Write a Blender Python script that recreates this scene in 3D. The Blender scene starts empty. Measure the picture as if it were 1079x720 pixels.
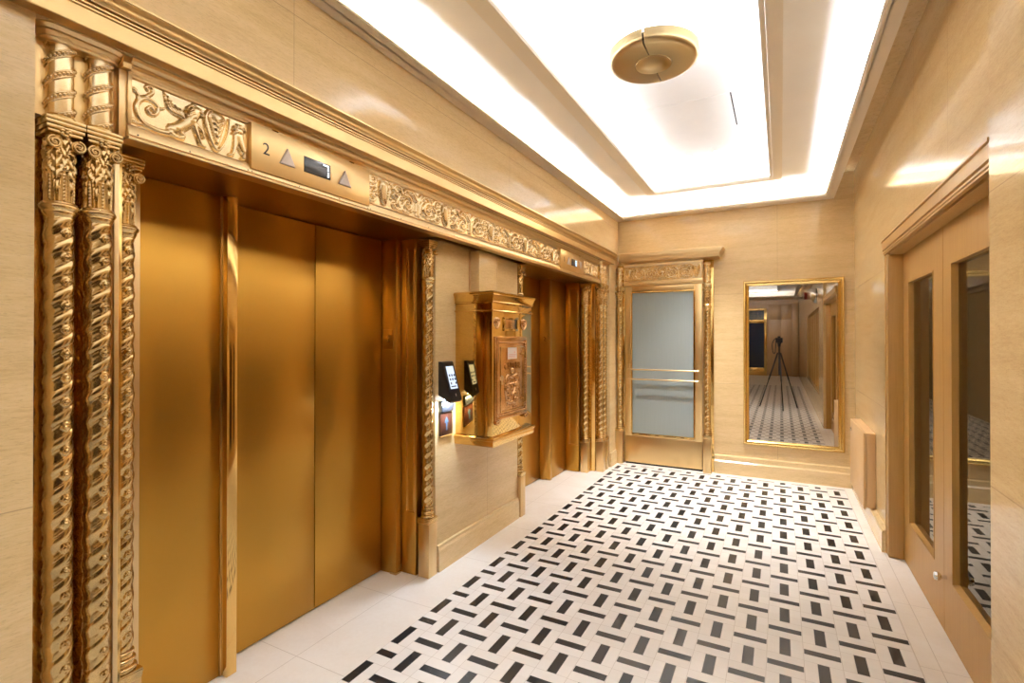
import bpy, bmesh, math, random
import numpy as np
from mathutils import Matrix, Vector

random.seed(7)
PI = math.pi
scene = bpy.context.scene
COL = scene.collection

# ------------------------------------------------------------------ camera
F_PX, YAW, PITCH, HORIZON = 534.0, math.radians(27.93), math.radians(0.3), 357.3
cam_data = bpy.data.cameras.new('camera')
cam = bpy.data.objects.new('camera', cam_data)
COL.objects.link(cam)
cam.location = (0, 0, 1.5)
cam.rotation_euler = (PI / 2 + PITCH, 0, YAW)
cam_data.sensor_fit = 'HORIZONTAL'
cam_data.sensor_width = 36.0
cam_data.lens = F_PX / 1079 * 36.0
cam_data.shift_y = (HORIZON - F_PX * math.tan(PITCH) - 360.0) / 1079.0
cam_data.clip_start = 0.02
cam_data.clip_end = 60
scene.camera = cam

# ------------------------------------------------------------------ world, exposure
world = bpy.data.worlds.new('world')
scene.world = world
world.use_nodes = True
world.node_tree.nodes['Background'].inputs[0].default_value = (1.0, 0.9, 0.78, 1)
world.node_tree.nodes['Background'].inputs[1].default_value = 0.05
vs = scene.view_settings
vs.view_transform = 'Standard'
vs.look = 'None'
vs.gamma = 1.0
vs.use_curve_mapping = False
vs.exposure = 0.22
scene.cycles.use_denoising = True
scene.cycles.use_adaptive_sampling = False
scene.cycles.use_guiding = True
scene.cycles.guiding_training_samples = 64
scene.cycles.max_bounces = 10
scene.cycles.diffuse_bounces = 6
scene.cycles.glossy_bounces = 6
scene.cycles.sample_clamp_indirect = 7.0

LED_LOWER = 275.0      # radiance of the strips in the lower cove
LED_UPPER = 33.0      # radiance of the strips in the upper tray
LED_COL = (0.87, 0.97, 1.13)
LAMP_UP = 42.0
DOWN_W = 230.0
KIOSK_W = 6.0

# ------------------------------------------------------------------ node helpers
class Sock:
    """a float socket with arithmetic"""
    def __init__(s, nt, o): s.nt, s.o = nt, o
    def _op(s, op, b=None, c=None):
        n = s.nt.nodes.new('ShaderNodeMath'); n.operation = op
        for i, v in enumerate((s, b, c)):
            if v is None: continue
            if isinstance(v, Sock): s.nt.links.new(v.o, n.inputs[i])
            else: n.inputs[i].default_value = v
        return Sock(s.nt, n.outputs[0])
    def __add__(s, b): return s._op('ADD', b)
    def __sub__(s, b): return s._op('SUBTRACT', b)
    def __mul__(s, b): return s._op('MULTIPLY', b)
    def __truediv__(s, b): return s._op('DIVIDE', b)
    def floor(s): return s._op('FLOOR')
    def fract(s): return s._op('FRACT')
    def abs(s): return s._op('ABSOLUTE')
    def lt(s, b): return s._op('LESS_THAN', b)
    def gt(s, b): return s._op('GREATER_THAN', b)
    def mod(s, b): return s._op('FLOORED_MODULO', b)
    def min(s, b): return s._op('MINIMUM', b)
    def max(s, b): return s._op('MAXIMUM', b)

def new_mat(name):
    m = bpy.data.materials.new(name); m.use_nodes = True
    nt = m.node_tree
    return m, nt, nt.nodes['Principled BSDF']

def link(nt, a, b): nt.links.new(a.o if isinstance(a, Sock) else a, b)

def coords(nt, scale=(1, 1, 1), kind='Object'):
    tc = nt.nodes.new('ShaderNodeTexCoord')
    mp = nt.nodes.new('ShaderNodeMapping')
    mp.inputs['Scale'].default_value = scale
    nt.links.new(tc.outputs[kind], mp.inputs[0])
    return mp.outputs[0]

def geo_xyz(nt):
    g = nt.nodes.new('ShaderNodeNewGeometry')
    s = nt.nodes.new('ShaderNodeSeparateXYZ')
    nt.links.new(g.outputs['Position'], s.inputs[0])
    return [Sock(nt, o) for o in s.outputs]

def noise(nt, vec, scale, detail=4, rough=0.55, distort=0.0):
    n = nt.nodes.new('ShaderNodeTexNoise')
    n.inputs['Scale'].default_value = scale
    n.inputs['Detail'].default_value = detail
    n.inputs['Roughness'].default_value = rough
    n.inputs['Distortion'].default_value = distort
    nt.links.new(vec, n.inputs['Vector'])
    return Sock(nt, n.outputs['Fac'])

def ramp(nt, fac, stops):
    r = nt.nodes.new('ShaderNodeValToRGB')
    el = r.color_ramp.elements
    while len(el) < len(stops): el.new(0.5)
    for e, (p, c) in zip(el, stops): e.position = p; e.color = (*c, 1)
    link(nt, fac, r.inputs[0])
    return r.outputs[0]

def mix(nt, fac, a, b, mode='MIX'):
    n = nt.nodes.new('ShaderNodeMix'); n.data_type = 'RGBA'; n.blend_type = mode
    for v, i in ((fac, 0), (a, 6), (b, 7)):
        if isinstance(v, Sock): nt.links.new(v.o, n.inputs[i])
        elif isinstance(v, (int, float)): n.inputs[i].default_value = v
        elif isinstance(v, tuple): n.inputs[i].default_value = (*v, 1)
        else: nt.links.new(v, n.inputs[i])
    return n.outputs[2]

def bump(nt, bs, h, strength, dist):
    b = nt.nodes.new('ShaderNodeBump')
    b.inputs['Strength'].default_value = strength
    b.inputs['Distance'].default_value = dist
    link(nt, h, b.inputs['Height'])
    nt.links.new(b.outputs[0], bs.inputs['Normal'])

# ------------------------------------------------------------------ materials
def stone_mat(name, hj=(), vj=(), vaxis=0, tint=(1, 1, 1), rough=0.10):
    m, nt, bs = new_mat(name)
    pos = nt.nodes.new('ShaderNodeNewGeometry').outputs['Position']
    mp = nt.nodes.new('ShaderNodeMapping'); mp.inputs['Scale'].default_value = (1.2, 1.2, 11)
    nt.links.new(pos, mp.inputs[0])
    big = noise(nt, mp.outputs[0], 1.3, 6, 0.6, 0.5)
    mp2 = nt.nodes.new('ShaderNodeMapping'); mp2.inputs['Scale'].default_value = (9, 9, 70)
    nt.links.new(pos, mp2.inputs[0])
    fine = noise(nt, mp2.outputs[0], 2.2, 5, 0.65)
    f = big * 0.5 + fine * 0.5
    t = tint
    c = ramp(nt, f, [(0.30, (0.56*t[0], 0.392*t[1], 0.188*t[2])), (0.50, (0.67*t[0], 0.490*t[1], 0.252*t[2])),
                     (0.68, (0.73*t[0], 0.552*t[1], 0.305*t[2]))])
    grain = noise(nt, mp2.outputs[0], 7.0, 4, 0.6)
    speck = grain.gt(0.60) * 0.30
    c = mix(nt, speck, c, (0.36*t[0], 0.235*t[1], 0.115*t[2]))
    xyz = geo_xyz(nt)
    line = None
    for z in hj:
        l = (xyz[2] - z).abs().lt(0.0016); line = l if line is None else line.max(l)
    for v in vj:
        l = (xyz[vaxis] - v).abs().lt(0.0014); line = l if line is None else line.max(l)
    if line is not None:
        c = mix(nt, line * 0.55, c, (0.30, 0.19, 0.10))
    nt.links.new(c, bs.inputs['Base Color'])
    bs.inputs['Roughness'].default_value = rough
    bs.inputs['Specular IOR Level'].default_value = 0.55
    pit = ramp(nt, fine, [(0.36, (0, 0, 0)), (0.44, (1, 1, 1))])
    bump(nt, bs, pit, 0.12, 0.0006)
    return m

def brass(name, col, rough, mode=None, var=0.06):
    m, nt, bs = new_mat(name)
    bs.inputs['Metallic'].default_value = 1.0
    bs.inputs['Base Color'].default_value = (*col, 1)
    bs.inputs['Roughness'].default_value = rough
    if mode == 'brushed':
        n = noise(nt, coords(nt, (1.0, 1.0, 2.0)), 1.6, 2, 0.5)
        link(nt, n * 0.04 + rough, bs.inputs['Roughness'])
    elif mode == 'aged':
        v = coords(nt, (1, 1, 1), 'Object')
        n = noise(nt, v, 9.0, 5, 0.6)
        d = tuple(x * 0.72 for x in col)
        nt.links.new(ramp(nt, n, [(0.35, d), (0.6, col)]), bs.inputs['Base Color'])
        link(nt, n * 0.06 + rough, bs.inputs['Roughness'])
        bump(nt, bs, noise(nt, v, 70.0, 3, 0.5), 0.12, 0.001)
    else:
        v = coords(nt, (1, 1, 1), 'Object')
        n = noise(nt, v, 5.0, 3, 0.5)
        link(nt, n * 0.04 + rough, bs.inputs['Roughness'])
    return m

def flat(name, col, rough=0.5, metal=0.0, spec=0.5, nvar=0.0, nscale=30):
    m, nt, bs = new_mat(name)
    bs.inputs['Base Color'].default_value = (*col, 1)
    bs.inputs['Roughness'].default_value = rough
    bs.inputs['Metallic'].default_value = metal
    bs.inputs['Specular IOR Level'].default_value = spec
    if nvar:
        n = noise(nt, coords(nt), nscale, 4, 0.6)
        nt.links.new(ramp(nt, n, [(0.3, tuple(c*(1-nvar) for c in col)), (0.7, col)]), bs.inputs['Base Color'])
    return m

def emit(name, col, strength):
    m = bpy.data.materials.new(name); m.use_nodes = True
    nt = m.node_tree
    nt.nodes.remove(nt.nodes['Principled BSDF'])
    e = nt.nodes.new('ShaderNodeEmission')
    e.inputs[0].default_value = (*col, 1); e.inputs[1].default_value = strength
    nt.links.new(e.outputs[0], nt.nodes['Material Output'].inputs[0])
    return m

def wood_mat(name, base, dark, rough=0.38):
    m, nt, bs = new_mat(name)
    pos = nt.nodes.new('ShaderNodeNewGeometry').outputs['Position']
    mp = nt.nodes.new('ShaderNodeMapping'); mp.inputs['Scale'].default_value = (30, 30, 1.1)
    nt.links.new(pos, mp.inputs[0])
    n = noise(nt, mp.outputs[0], 2.0, 7, 0.62, 0.6)
    mp2 = nt.nodes.new('ShaderNodeMapping'); mp2.inputs['Scale'].default_value = (160, 160, 4)
    nt.links.new(pos, mp2.inputs[0])
    n2 = noise(nt, mp2.outputs[0], 2.0, 3, 0.6)
    f = n * 0.65 + n2 * 0.35
    nt.links.new(ramp(nt, f, [(0.32, dark), (0.62, base)]), bs.inputs['Base Color'])
    bs.inputs['Roughness'].default_value = rough
    bump(nt, bs, f, 0.08, 0.0008)
    return m

def floor_mat():
    m, nt, bs = new_mat('marble_mosaic_floor')
    x, y, z = geo_xyz(nt)
    P, HP = 0.155, 0.15875
    cx = (x - (-0.0625)) / P
    ci = cx.floor(); fx = cx.fract() * P
    par = ci.mod(2.0)
    yy = (y - 2.655 - par * HP) / (2 * HP)
    ri = (yy + 0.5).floor()
    dy = ((yy + 0.5).fract() - 0.5).abs() * (2 * HP)       # distance from the centre of a flat bar
    dv = (dy * -1.0 + HP)
    dx = (fx - P / 2).abs()
    hb = dy.lt(0.0215) * dx.lt(P / 2 - 0.003)
    vb = dv.lt(0.0765) * dx.lt(0.0235)
    mosaic = x.gt(-1.712) * x.lt(0.558) * y.lt(5.985) * y.gt(-6.2)
    edge = x.gt(-1.712)._op('MULTIPLY', x.lt(-1.612))
    black = hb.max(vb) * mosaic
    # grout
    g = dx.gt(P / 2 - 0.0011).max((dy - 0.0805).abs().lt(0.0011)) * mosaic
    g2 = (dv.lt(0.0785) * (dx - 0.0255).abs().lt(0.0008)) * mosaic
    out = mosaic * -1.0 + 1.0
    jl = (x + 2.026).abs().lt(0.0016).max((x - 0.640).abs().lt(0.0016)).max((x - 0.560).abs().lt(0.0012)).max((x + 1.7125).abs().lt(0.001))
    jl = jl.max(((((y - 1.646) / 0.645).fract() - 0.5).abs().gt(0.4975)))
    grout = g.max(g2 * 0.6).max(jl * out)
    pos = nt.nodes.new('ShaderNodeNewGeometry').outputs['Position']
    n1 = noise(nt, pos, 2.2, 6, 0.6, 0.7)
    n2 = noise(nt, pos, 45, 4, 0.6)
    # per tile tone
    wn = nt.nodes.new('ShaderNodeTexWhiteNoise'); wn.noise_dimensions = '3D'
    cb = nt.nodes.new('ShaderNodeCombineXYZ')
    link(nt, ci, cb.inputs[0]); link(nt, (ri * 2.0) + dy.lt(0.0805), cb.inputs[1])
    nt.links.new(cb.outputs[0], wn.inputs['Vector'])
    tone = Sock(nt, wn.outputs['Value'])
    white = ramp(nt, n1 * 0.6 + n2 * 0.15 + tone * 0.25, [(0.22, (0.76, 0.72, 0.67)), (0.75, (0.88, 0.85, 0.81))])
    slab = ramp(nt, n1 * 0.75 + n2 * 0.25, [(0.3, (0.78, 0.715, 0.63)), (0.65, (0.88, 0.84, 0.78))])
    base = mix(nt, mosaic, slab, white)
    base = mix(nt, grout * 0.5, base, (0.36, 0.29, 0.22))
    vein = noise(nt, pos, 14, 5, 0.7, 1.6)
    bl = ramp(nt, vein, [(0.6, (0.012, 0.010, 0.009)), (0.68, (0.028, 0.025, 0.022)), (0.70, (0.10, 0.09, 0.08)), (0.72, (0.014, 0.012, 0.011))])
    c = mix(nt, black, base, bl)
    nt.links.new(c, bs.inputs['Base Color'])
    link(nt, n2 * 0.12 + 0.26, bs.inputs['Roughness'])
    bs.inputs['Specular IOR Level'].default_value = 0.45
    bump(nt, bs, grout * -1.0 + 1.0, 0.15, 0.001)
    return m

M = {}
M['floor'] = floor_mat()
M['stone_left'] = stone_mat('travertine_left', (1.05, 2.84), (-0.6, 1.42, 3.3, 4.9), 1)
M['stone_back'] = stone_mat('travertine_back', (1.0, 2.0), (-0.03,), 0)
M['stone_right'] = stone_mat('travertine_right', (1.0, 2.0), (1.1, 2.9, 3.55, 4.9), 1)
M['stone_base'] = stone_mat('travertine_base', (), (), 0, (1.06, 1.08, 1.12))
M['plaster'] = flat('white_ceiling_plaster', (0.84, 0.80, 0.745), 0.6, 0, 0.3, 0.04, 3)
M['lip'] = flat('cream_cove_plaster', (0.70, 0.60, 0.46), 0.5, 0, 0.3)
M['rim'] = flat('cream_tray_rim', (0.80, 0.71, 0.57), 0.5, 0, 0.3)
M['cast'] = brass('cast_brass', (0.76, 0.545, 0.25), 0.17, 'aged')
M['relief'] = brass('relief_brass', (0.92, 0.72, 0.42), 0.19, 'aged')
M['polish'] = brass('polished_brass', (0.70, 0.46, 0.16), 0.08)
M['trim'] = brass('satin_brass_trim', (0.74, 0.54, 0.28), 0.28)
M['brush'] = brass('brushed_brass', (0.455, 0.243, 0.042), 0.278, 'brushed')
M['satin'] = brass('satin_dark_brass', (0.54, 0.305, 0.070), 0.278)
M['cornice'] = brass('cornice_brass', (0.62, 0.43, 0.195), 0.29)
M['plate'] = brass('light_brass_plate', (0.70, 0.50, 0.24), 0.30, 'brushed')
M['copper'] = brass('reddish_bronze', (0.70, 0.41, 0.185), 0.19, 'aged')
M['gilt'] = brass('gilt_frame', (0.80, 0.58, 0.22), 0.18)
M['mirrorbrass'] = brass('mirror_brass', (0.68, 0.45, 0.15), 0.045)
M['mirror'] = flat('mirror_silver', (0.66, 0.60, 0.52), 0.01, 1.0)
M['chrome'] = flat('chrome', (0.8, 0.8, 0.8), 0.12, 1.0)
M['black'] = flat('black_plastic', (0.010, 0.010, 0.012), 0.3)
M['rubber'] = flat('black_matte', (0.015, 0.015, 0.015), 0.6)
M['dark'] = flat('dark_gap', (0.01, 0.008, 0.006), 0.8)
M['display'] = flat('display_glass', (0.045, 0.040, 0.038), 0.15)
M['digit'] = emit('display_digit', (0.85, 0.92, 1.0), 2.2)
M['blue_digit'] = emit('display_digit_blue', (0.55, 0.75, 1.0), 2.0)
M['arrow'] = flat('translucent_arrow', (0.62, 0.52, 0.46), 0.35)
M['engrave'] = flat('engraved_black', (0.03, 0.02, 0.012), 0.6)
M['screen'] = emit('screen_white', (0.72, 0.82, 1.0), 1.1)
M['key'] = flat('screen_key', (0.02, 0.022, 0.03), 0.4)
M['blueled'] = emit('kiosk_led', (0.72, 0.84, 1.0), 14.0)
M['sign'] = flat('brown_sign', (0.055, 0.016, 0.008), 0.35)
M['signarrow'] = flat('blue_arrow', (0.05, 0.085, 0.13), 0.4)
M['paper'] = flat('paper', (0.80, 0.74, 0.70), 0.6)
M['pinkprint'] = flat('pink_print', (0.72, 0.42, 0.38), 0.6)
M['oak'] = wood_mat('pale_oak', (0.45, 0.255, 0.070), (0.38, 0.20, 0.048))
M['walnut'] = wood_mat('lobby_panel_wood', (0.46, 0.28, 0.125), (0.36, 0.20, 0.085))
M['tan'] = flat('tan_paint', (0.60, 0.385, 0.185), 0.42, 0, 0.4, 0.05, 6)
M['night'] = flat('night_glass', (0.012, 0.020, 0.045), 0.05)
M['red'] = flat('red_box', (0.25, 0.02, 0.012), 0.4)
M['led_lower'] = emit('cove_led', LED_COL, LED_LOWER)
M['led_upper'] = emit('tray_led', LED_COL, LED_UPPER)
M['lamp_led'] = emit('lamp_led', LED_COL, LAMP_UP)
M['down'] = emit('downlight_led', (1, 0.95, 0.88), 12)
M['lampbrass'] = brass('lamp_brass', (0.52, 0.39, 0.20), 0.30)

def frost_mat():
    m, nt, bs = new_mat('frosted_door_glass')
    n = noise(nt, coords(nt, (40, 40, 1)), 3, 3)
    nt.links.new(ramp(nt, n, [(0.3, (0.275, 0.312, 0.302)), (0.7, (0.29, 0.328, 0.318))]), bs.inputs['Base Color'])
    bs.inputs['Roughness'].default_value = 0.10
    bs.inputs['Specular IOR Level'].default_value = 0.5
    return m
M['frost'] = frost_mat()
def darkglass_mat():
    m = bpy.data.materials.new('clear_door_glass'); m.use_nodes = True
    nt = m.node_tree; nt.nodes.remove(nt.nodes['Principled BSDF'])
    fr = nt.nodes.new('ShaderNodeFresnel'); fr.inputs[0].default_value = 1.55
    tr = nt.nodes.new('ShaderNodeBsdfTransparent'); tr.inputs[0].default_value = (0.62, 0.55, 0.45, 1)
    gl = nt.nodes.new('ShaderNodeBsdfGlossy'); gl.inputs['Roughness'].default_value = 0.01; gl.inputs[0].default_value = (0.95, 0.88, 0.76, 1)
    mx = nt.nodes.new('ShaderNodeMixShader')
    nt.links.new(fr.outputs[0], mx.inputs[0]); nt.links.new(tr.outputs[0], mx.inputs[1]); nt.links.new(gl.outputs[0], mx.inputs[2])
    nt.links.new(mx.outputs[0], nt.nodes['Material Output'].inputs[0])
    return m
M['dglass'] = darkglass_mat()

# ------------------------------------------------------------------ mesh builder
class MB:
    def __init__(s): s.v, s.f = [], []
    def add(s, vs, fs):
        o = len(s.v); s.v += [tuple(p) for p in vs]; s.f += [tuple(i + o for i in q) for q in fs]; return s
    def box(s, x0, x1, y0, y1, z0, z1, bev=0.0):
        if bev > 0:
            bm = bmesh.new()
            bmesh.ops.create_cube(bm, size=1)
            for v in bm.verts:
                v.co = Vector(((x0+x1)/2 + v.co.x*(x1-x0), (y0+y1)/2 + v.co.y*(y1-y0), (z0+z1)/2 + v.co.z*(z1-z0)))
            bmesh.ops.bevel(bm, geom=list(bm.edges), offset=bev, segments=2, affect='EDGES', profile=0.5)
            bm.verts.index_update()
            s.add([v.co[:] for v in bm.verts], [[v.index for v in f.verts] for f in bm.faces]); bm.free()
            return s
        vs = [(x, y, z) for z in (z0, z1) for y in (y0, y1) for x in (x0, x1)]
        return s.add(vs, [(0,2,3,1), (4,5,7,6), (0,1,5,4), (2,6,7,3), (0,4,6,2), (1,3,7,5)])
    def prism(s, poly, a0, a1, axis='y'):
        """poly in the plane normal to axis: y -> (x,z), x -> (y,z), z -> (x,y)"""
        n = len(poly)
        def P(p, a): return {'y': (p[0], a, p[1]), 'x': (a, p[0], p[1]), 'z': (p[0], p[1], a)}[axis]
        vs = [P(p, a0) for p in poly] + [P(p, a1) for p in poly]
        fs = [(i, (i+1) % n, n + (i+1) % n, n + i) for i in range(n)] + [tuple(range(n))[::-1], tuple(range(n, 2*n))]
        return s.add(vs, fs)
    def lathe(s, prof, c=(0, 0, 0), seg=32, axis='z', closed=False):
        vs, fs = [], []
        for r, h in prof:
            for k in range(seg):
                a = 2*PI*k/seg
                p = {'z': (r*math.cos(a), r*math.sin(a), h), 'x': (h, r*math.cos(a), r*math.sin(a)), 'y': (r*math.sin(a), h, r*math.cos(a))}[axis]
                vs.append((c[0]+p[0], c[1]+p[1], c[2]+p[2]))
        n = len(prof)
        for i in range(n - 1 if not closed else n):
            for k in range(seg):
                a, b = i*seg + k, i*seg + (k+1) % seg
                j = (i+1) % n
                fs.append((a, b, j*seg + (k+1) % seg, j*seg + k))
        if not closed:
            fs.append(tuple(range(seg))[::-1]); fs.append(tuple((n-1)*seg + k for k in range(seg)))
        return s.add(vs, fs)
    def tube(s, pts, r, seg=10, caps=True):
        pts = [Vector(p) for p in pts]
        rs = r if isinstance(r, (list, tuple)) else [r]*len(pts)
        vs, fs = [], []
        ref = Vector((0, 0, 1))
        t0 = (pts[1]-pts[0]).normalized()
        if abs(t0.dot(ref)) > 0.9: ref = Vector((1, 0, 0))
        n = (ref - t0*ref.dot(t0)).normalized()
        for i, p in enumerate(pts):
            t = (pts[min(i+1, len(pts)-1)] - pts[max(i-1, 0)]).normalized()
            n = (n - t*n.dot(t)).normalized(); b = t.cross(n)
            for k in range(seg):
                a = 2*PI*k/seg
                vs.append(tuple(p + (n*math.cos(a) + b*math.sin(a))*rs[i]))
        for i in range(len(pts)-1):
            for k in range(seg):
                fs.append((i*seg+k, i*seg+(k+1)%seg, (i+1)*seg+(k+1)%seg, (i+1)*seg+k))
        if caps:
            fs.append(tuple(range(seg))[::-1]); fs.append(tuple((len(pts)-1)*seg + k for k in range(seg)))
        return s.add(vs, fs)
    def sphere(s, c, r, seg=14, rings=8, sc=(1, 1, 1)):
        vs, fs = [(c[0], c[1], c[2]-r*sc[2])], []
        for i in range(1, rings):
            a = -PI/2 + PI*i/rings
            for k in range(seg):
                b = 2*PI*k/seg
                vs.append((c[0]+r*sc[0]*math.cos(a)*math.cos(b), c[1]+r*sc[1]*math.cos(a)*math.sin(b), c[2]+r*sc[2]*math.sin(a)))
        vs.append((c[0], c[1], c[2]+r*sc[2])); t = len(vs)-1
        for k in range(seg):
            fs.append((0, 1+(k+1)%seg, 1+k)); fs.append((t, t-seg+k, t-seg+(k+1)%seg))
        for i in range(rings-2):
            for k in range(seg):
                a = 1+i*seg
                fs.append((a+k, a+(k+1)%seg, a+seg+(k+1)%seg, a+seg+k))
        return s.add(vs, fs)
    def xf(s, mat):
        s.v = [tuple(mat @ Vector(p)) for p in s.v]; return s

def wloc(o):
    l = Vector((0, 0, 0))
    while o is not None: l = l + o.location; o = o.parent
    return l

def build(name, mb, mat, parent=None, angle=25, local=False):
    me = bpy.data.meshes.new(name)
    off = Vector((0, 0, 0)) if (local or parent is None) else wloc(parent)
    me.from_pydata([(p[0]-off.x, p[1]-off.y, p[2]-off.z) for p in mb.v], [], mb.f)
    bm = bmesh.new(); bm.from_mesh(me)
    bmesh.ops.recalc_face_normals(bm, faces=bm.faces)
    bm.to_mesh(me); bm.free()
    me.polygons.foreach_set('use_smooth', [True]*len(me.polygons))
    me.set_sharp_from_angle(angle=math.radians(angle))
    if isinstance(mat, str): mat = M[mat]
    me.materials.append(mat)
    o = bpy.data.objects.new(name, me); COL.objects.link(o)
    if parent is not None: o.parent = parent
    return o

def thing(name, label, cat, loc=(0, 0, 0), group=None, rz=0.0):
    o = bpy.data.objects.new(name, None); COL.objects.link(o)
    o.empty_display_size = 0.1
    o.location = loc; o.rotation_euler = (0, 0, rz)
    o['label'] = label; o['category'] = cat; o['kind'] = 'thing'
    if group: o['group'] = group
    return o

def tag(o, label, cat, group=None):
    o['label'] = label; o['category'] = cat; o['kind'] = 'thing'
    if group: o['group'] = group
    return o

def struct(name, mb, mat, parent=None):
    o = build(name, mb, mat, parent)
    if parent is None: o['kind'] = 'structure'
    return o

def dup(root, loc, rz=0.0, label=None, group=None):
    r = root.copy(); COL.objects.link(r); r.location = loc; r.rotation_euler = (0, 0, rz)
    if label: r['label'] = label
    if group: r['group'] = group
    for ch in list(root.children):
        c = ch.copy(); COL.objects.link(c); c.parent = r
        for g in list(ch.children):
            d = g.copy(); COL.objects.link(d); d.parent = c
    return r

def text_mb(s, size, mat4, depth=0.001, align='CENTER'):
    cu = bpy.data.curves.new('t', 'FONT'); cu.body = s; cu.size = size
    cu.align_x = align; cu.align_y = 'CENTER'; cu.extrude = depth
    ob = bpy.data.objects.new('t', cu); COL.objects.link(ob)
    dg = bpy.context.evaluated_depsgraph_get(); dg.update()
    me = bpy.data.meshes.new_from_object(ob.evaluated_get(dg))
    mb = MB()
    mb.add([tuple(mat4 @ v.co) for v in me.vertices], [tuple(p.vertices) for p in me.polygons])
    bpy.data.objects.remove(ob); bpy.data.meshes.remove(me); bpy.data.curves.remove(cu)
    return mb

def face_x(x, y, z):   # text on a surface facing +x
    return Matrix(((0, 0, 1, x), (1, 0, 0, y), (0, 1, 0, z), (0, 0, 0, 1)))
def face_my(x, y, z):  # text on a surface facing -y
    return Matrix(((1, 0, 0, x), (0, 0, -1, y), (0, 1, 0, z), (0, 0, 0, 1)))

# ------------------------------------------------------------------ room shell
YB, XL, XR, YE = 6.13, -1.77, 0.66, -11.0
ZC = 3.115
struct('floor', MB().box(-3.2, 1.6, YE - 0.2, YB + 0.3, -0.08, 0.0), 'floor')
struct('wall_left', MB().box(-2.45, XL, YE, 0.60, 0, 3.4), 'stone_left')
struct('wall_left', MB().box(-2.45, XL, 0.60, 5.78, 2.378, 3.4), 'stone_left')
struct('wall_left', MB().box(-2.45, XL, 5.78, YB, 0, 3.4), 'stone_left')
struct('wall_left', MB().box(-2.325, -1.96, 2.645, 3.795, 0, 2.138), 'stone_left')
struct('wall_left', MB().box(-2.45, -2.325, 0.60, 5.78, 0, 2.378), 'stone_left')
struct('wall_back', MB().box(-2.45, 1.5, YB, YB + 0.2, 0, 3.4), 'stone_back')
w = MB()
w.box(XR, 1.0, 4.372, YB, 0, 3.4)
w.box(XR, 1.0, 2.29, 4.372, 2.115, 3.4)
w.box(0.63, 1.0, 1.20, 2.29, 0, 3.4)
w.box(0.63, 1.0, -3.7, 1.20, 0, 0.45)
w.box(0.63, 1.0, -3.7, 1.20, 2.10, 3.4)
w.box(0.63, 1.0, YE, -3.7, 0, 3.4)
struct('wall_right', w, 'stone_right')
struct('wall_right', MB().box(0.98, 1.05, 2.29, 4.372, 0, 2.115), 'walnut')
struct('wall_right', MB().box(0.80, 0.85, -3.75, 1.25, 0.40, 2.15), 'walnut')
bb = MB().prism([(-1.962, 0.0), (-1.938, 0.0), (-1.938, 0.135), (-1.945, 0.15), (-1.945, 0.168), (-1.962, 0.172)], 2.66, 3.785)
bb.prism([(-1.772, 0.0), (-1.752, 0.0), (-1.752, 0.16), (-1.772, 0.165)], 5.785, 6.128)
struct('baseboard_left', bb, 'stone_base')
bb = MB().prism([(YB, 0.0), (YB-0.05, 0.0), (YB-0.05, 0.135), (YB-0.035, 0.15), (YB-0.03, 0.195), (YB-0.018, 0.205), (YB, 0.205)], -0.66, 0.655, 'x')
struct('baseboard_back', bb, 'stone_base')
bb = MB().prism([(XR, 0.0), (0.625, 0.0), (0.625, 0.14), (0.632, 0.152), (XR, 0.158)], 4.375, 6.08)
struct('baseboard_right', bb, 'stone_base')

# ceiling with two coves
HX0, HX1, HY0, HY1 = -1.20, -0.09, -6.9, 5.60        # opening of the upper tray
CX0, CX1, CY0, CY1 = -1.30, 0.01, -7.0, 5.70          # box of the upper tray
ZT = 3.32
c = MB()
c.box(XL, CX0, YE, YB, ZC, 3.40); c.box(CX1, 0.487, YE, YB, ZC, 3.40)
c.box(CX0, CX1, CY1, YB, ZC, 3.40); c.box(CX0, CX1, YE, CY0, ZC, 3.40)
c.box(CX0, CX1, CY0, CY1, ZT, 3.40)
struct('ceiling', MB().box(0.487, XR, YE, YB, 3.195, 3.40), 'stone_base')
struct('ceiling', c, 'plaster')

def rim(mb, x0, x1, y0, y1, wid, zb, zt, rad, outward=True):
    """a frame round the rectangle x0..x1,y0..y1: flange of width wid outside it, rounded inner lip"""
    n = 6
    prof = [(wid, zb)]
    for i in range(n+1):
        a = -PI/2 + (PI)*i/n
        prof.append((rad - rad*math.cos(a), zb + (zt-zb)/2 + (zt-zb)/2*math.sin(a)))
    prof += [(rad*1.7, zt), (rad*1.7, zb + 0.012), (wid, zb + 0.012)]
    m = len(prof); R = 0.035; q = 5; wid = wid + 1e-4
    path = []
    for (cx, cy, a0) in ((x1-R, y1-R, 0), (x0+R, y1-R, PI/2), (x0+R, y0+R, PI), (x1-R, y0+R, 1.5*PI)):
        for i in range(q+1):
            a = a0 + PI/2*i/q
            path.append((cx, cy, math.cos(a), math.sin(a), R))
    vs, fs = [], []
    for cx, cy, ca, sa, R_ in path:
        for d, z in prof: vs.append((cx + ca*(R_ + d), cy + sa*(R_ + d), z))
    k = len(path)
    for i in range(k):
        j = (i+1) % k
        for a in range(m):
            b = (a+1) % m
            fs.append((i*m+a, j*m+a, j*m+b, i*m+b))
    mb.add(vs, fs)
    return mb
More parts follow.
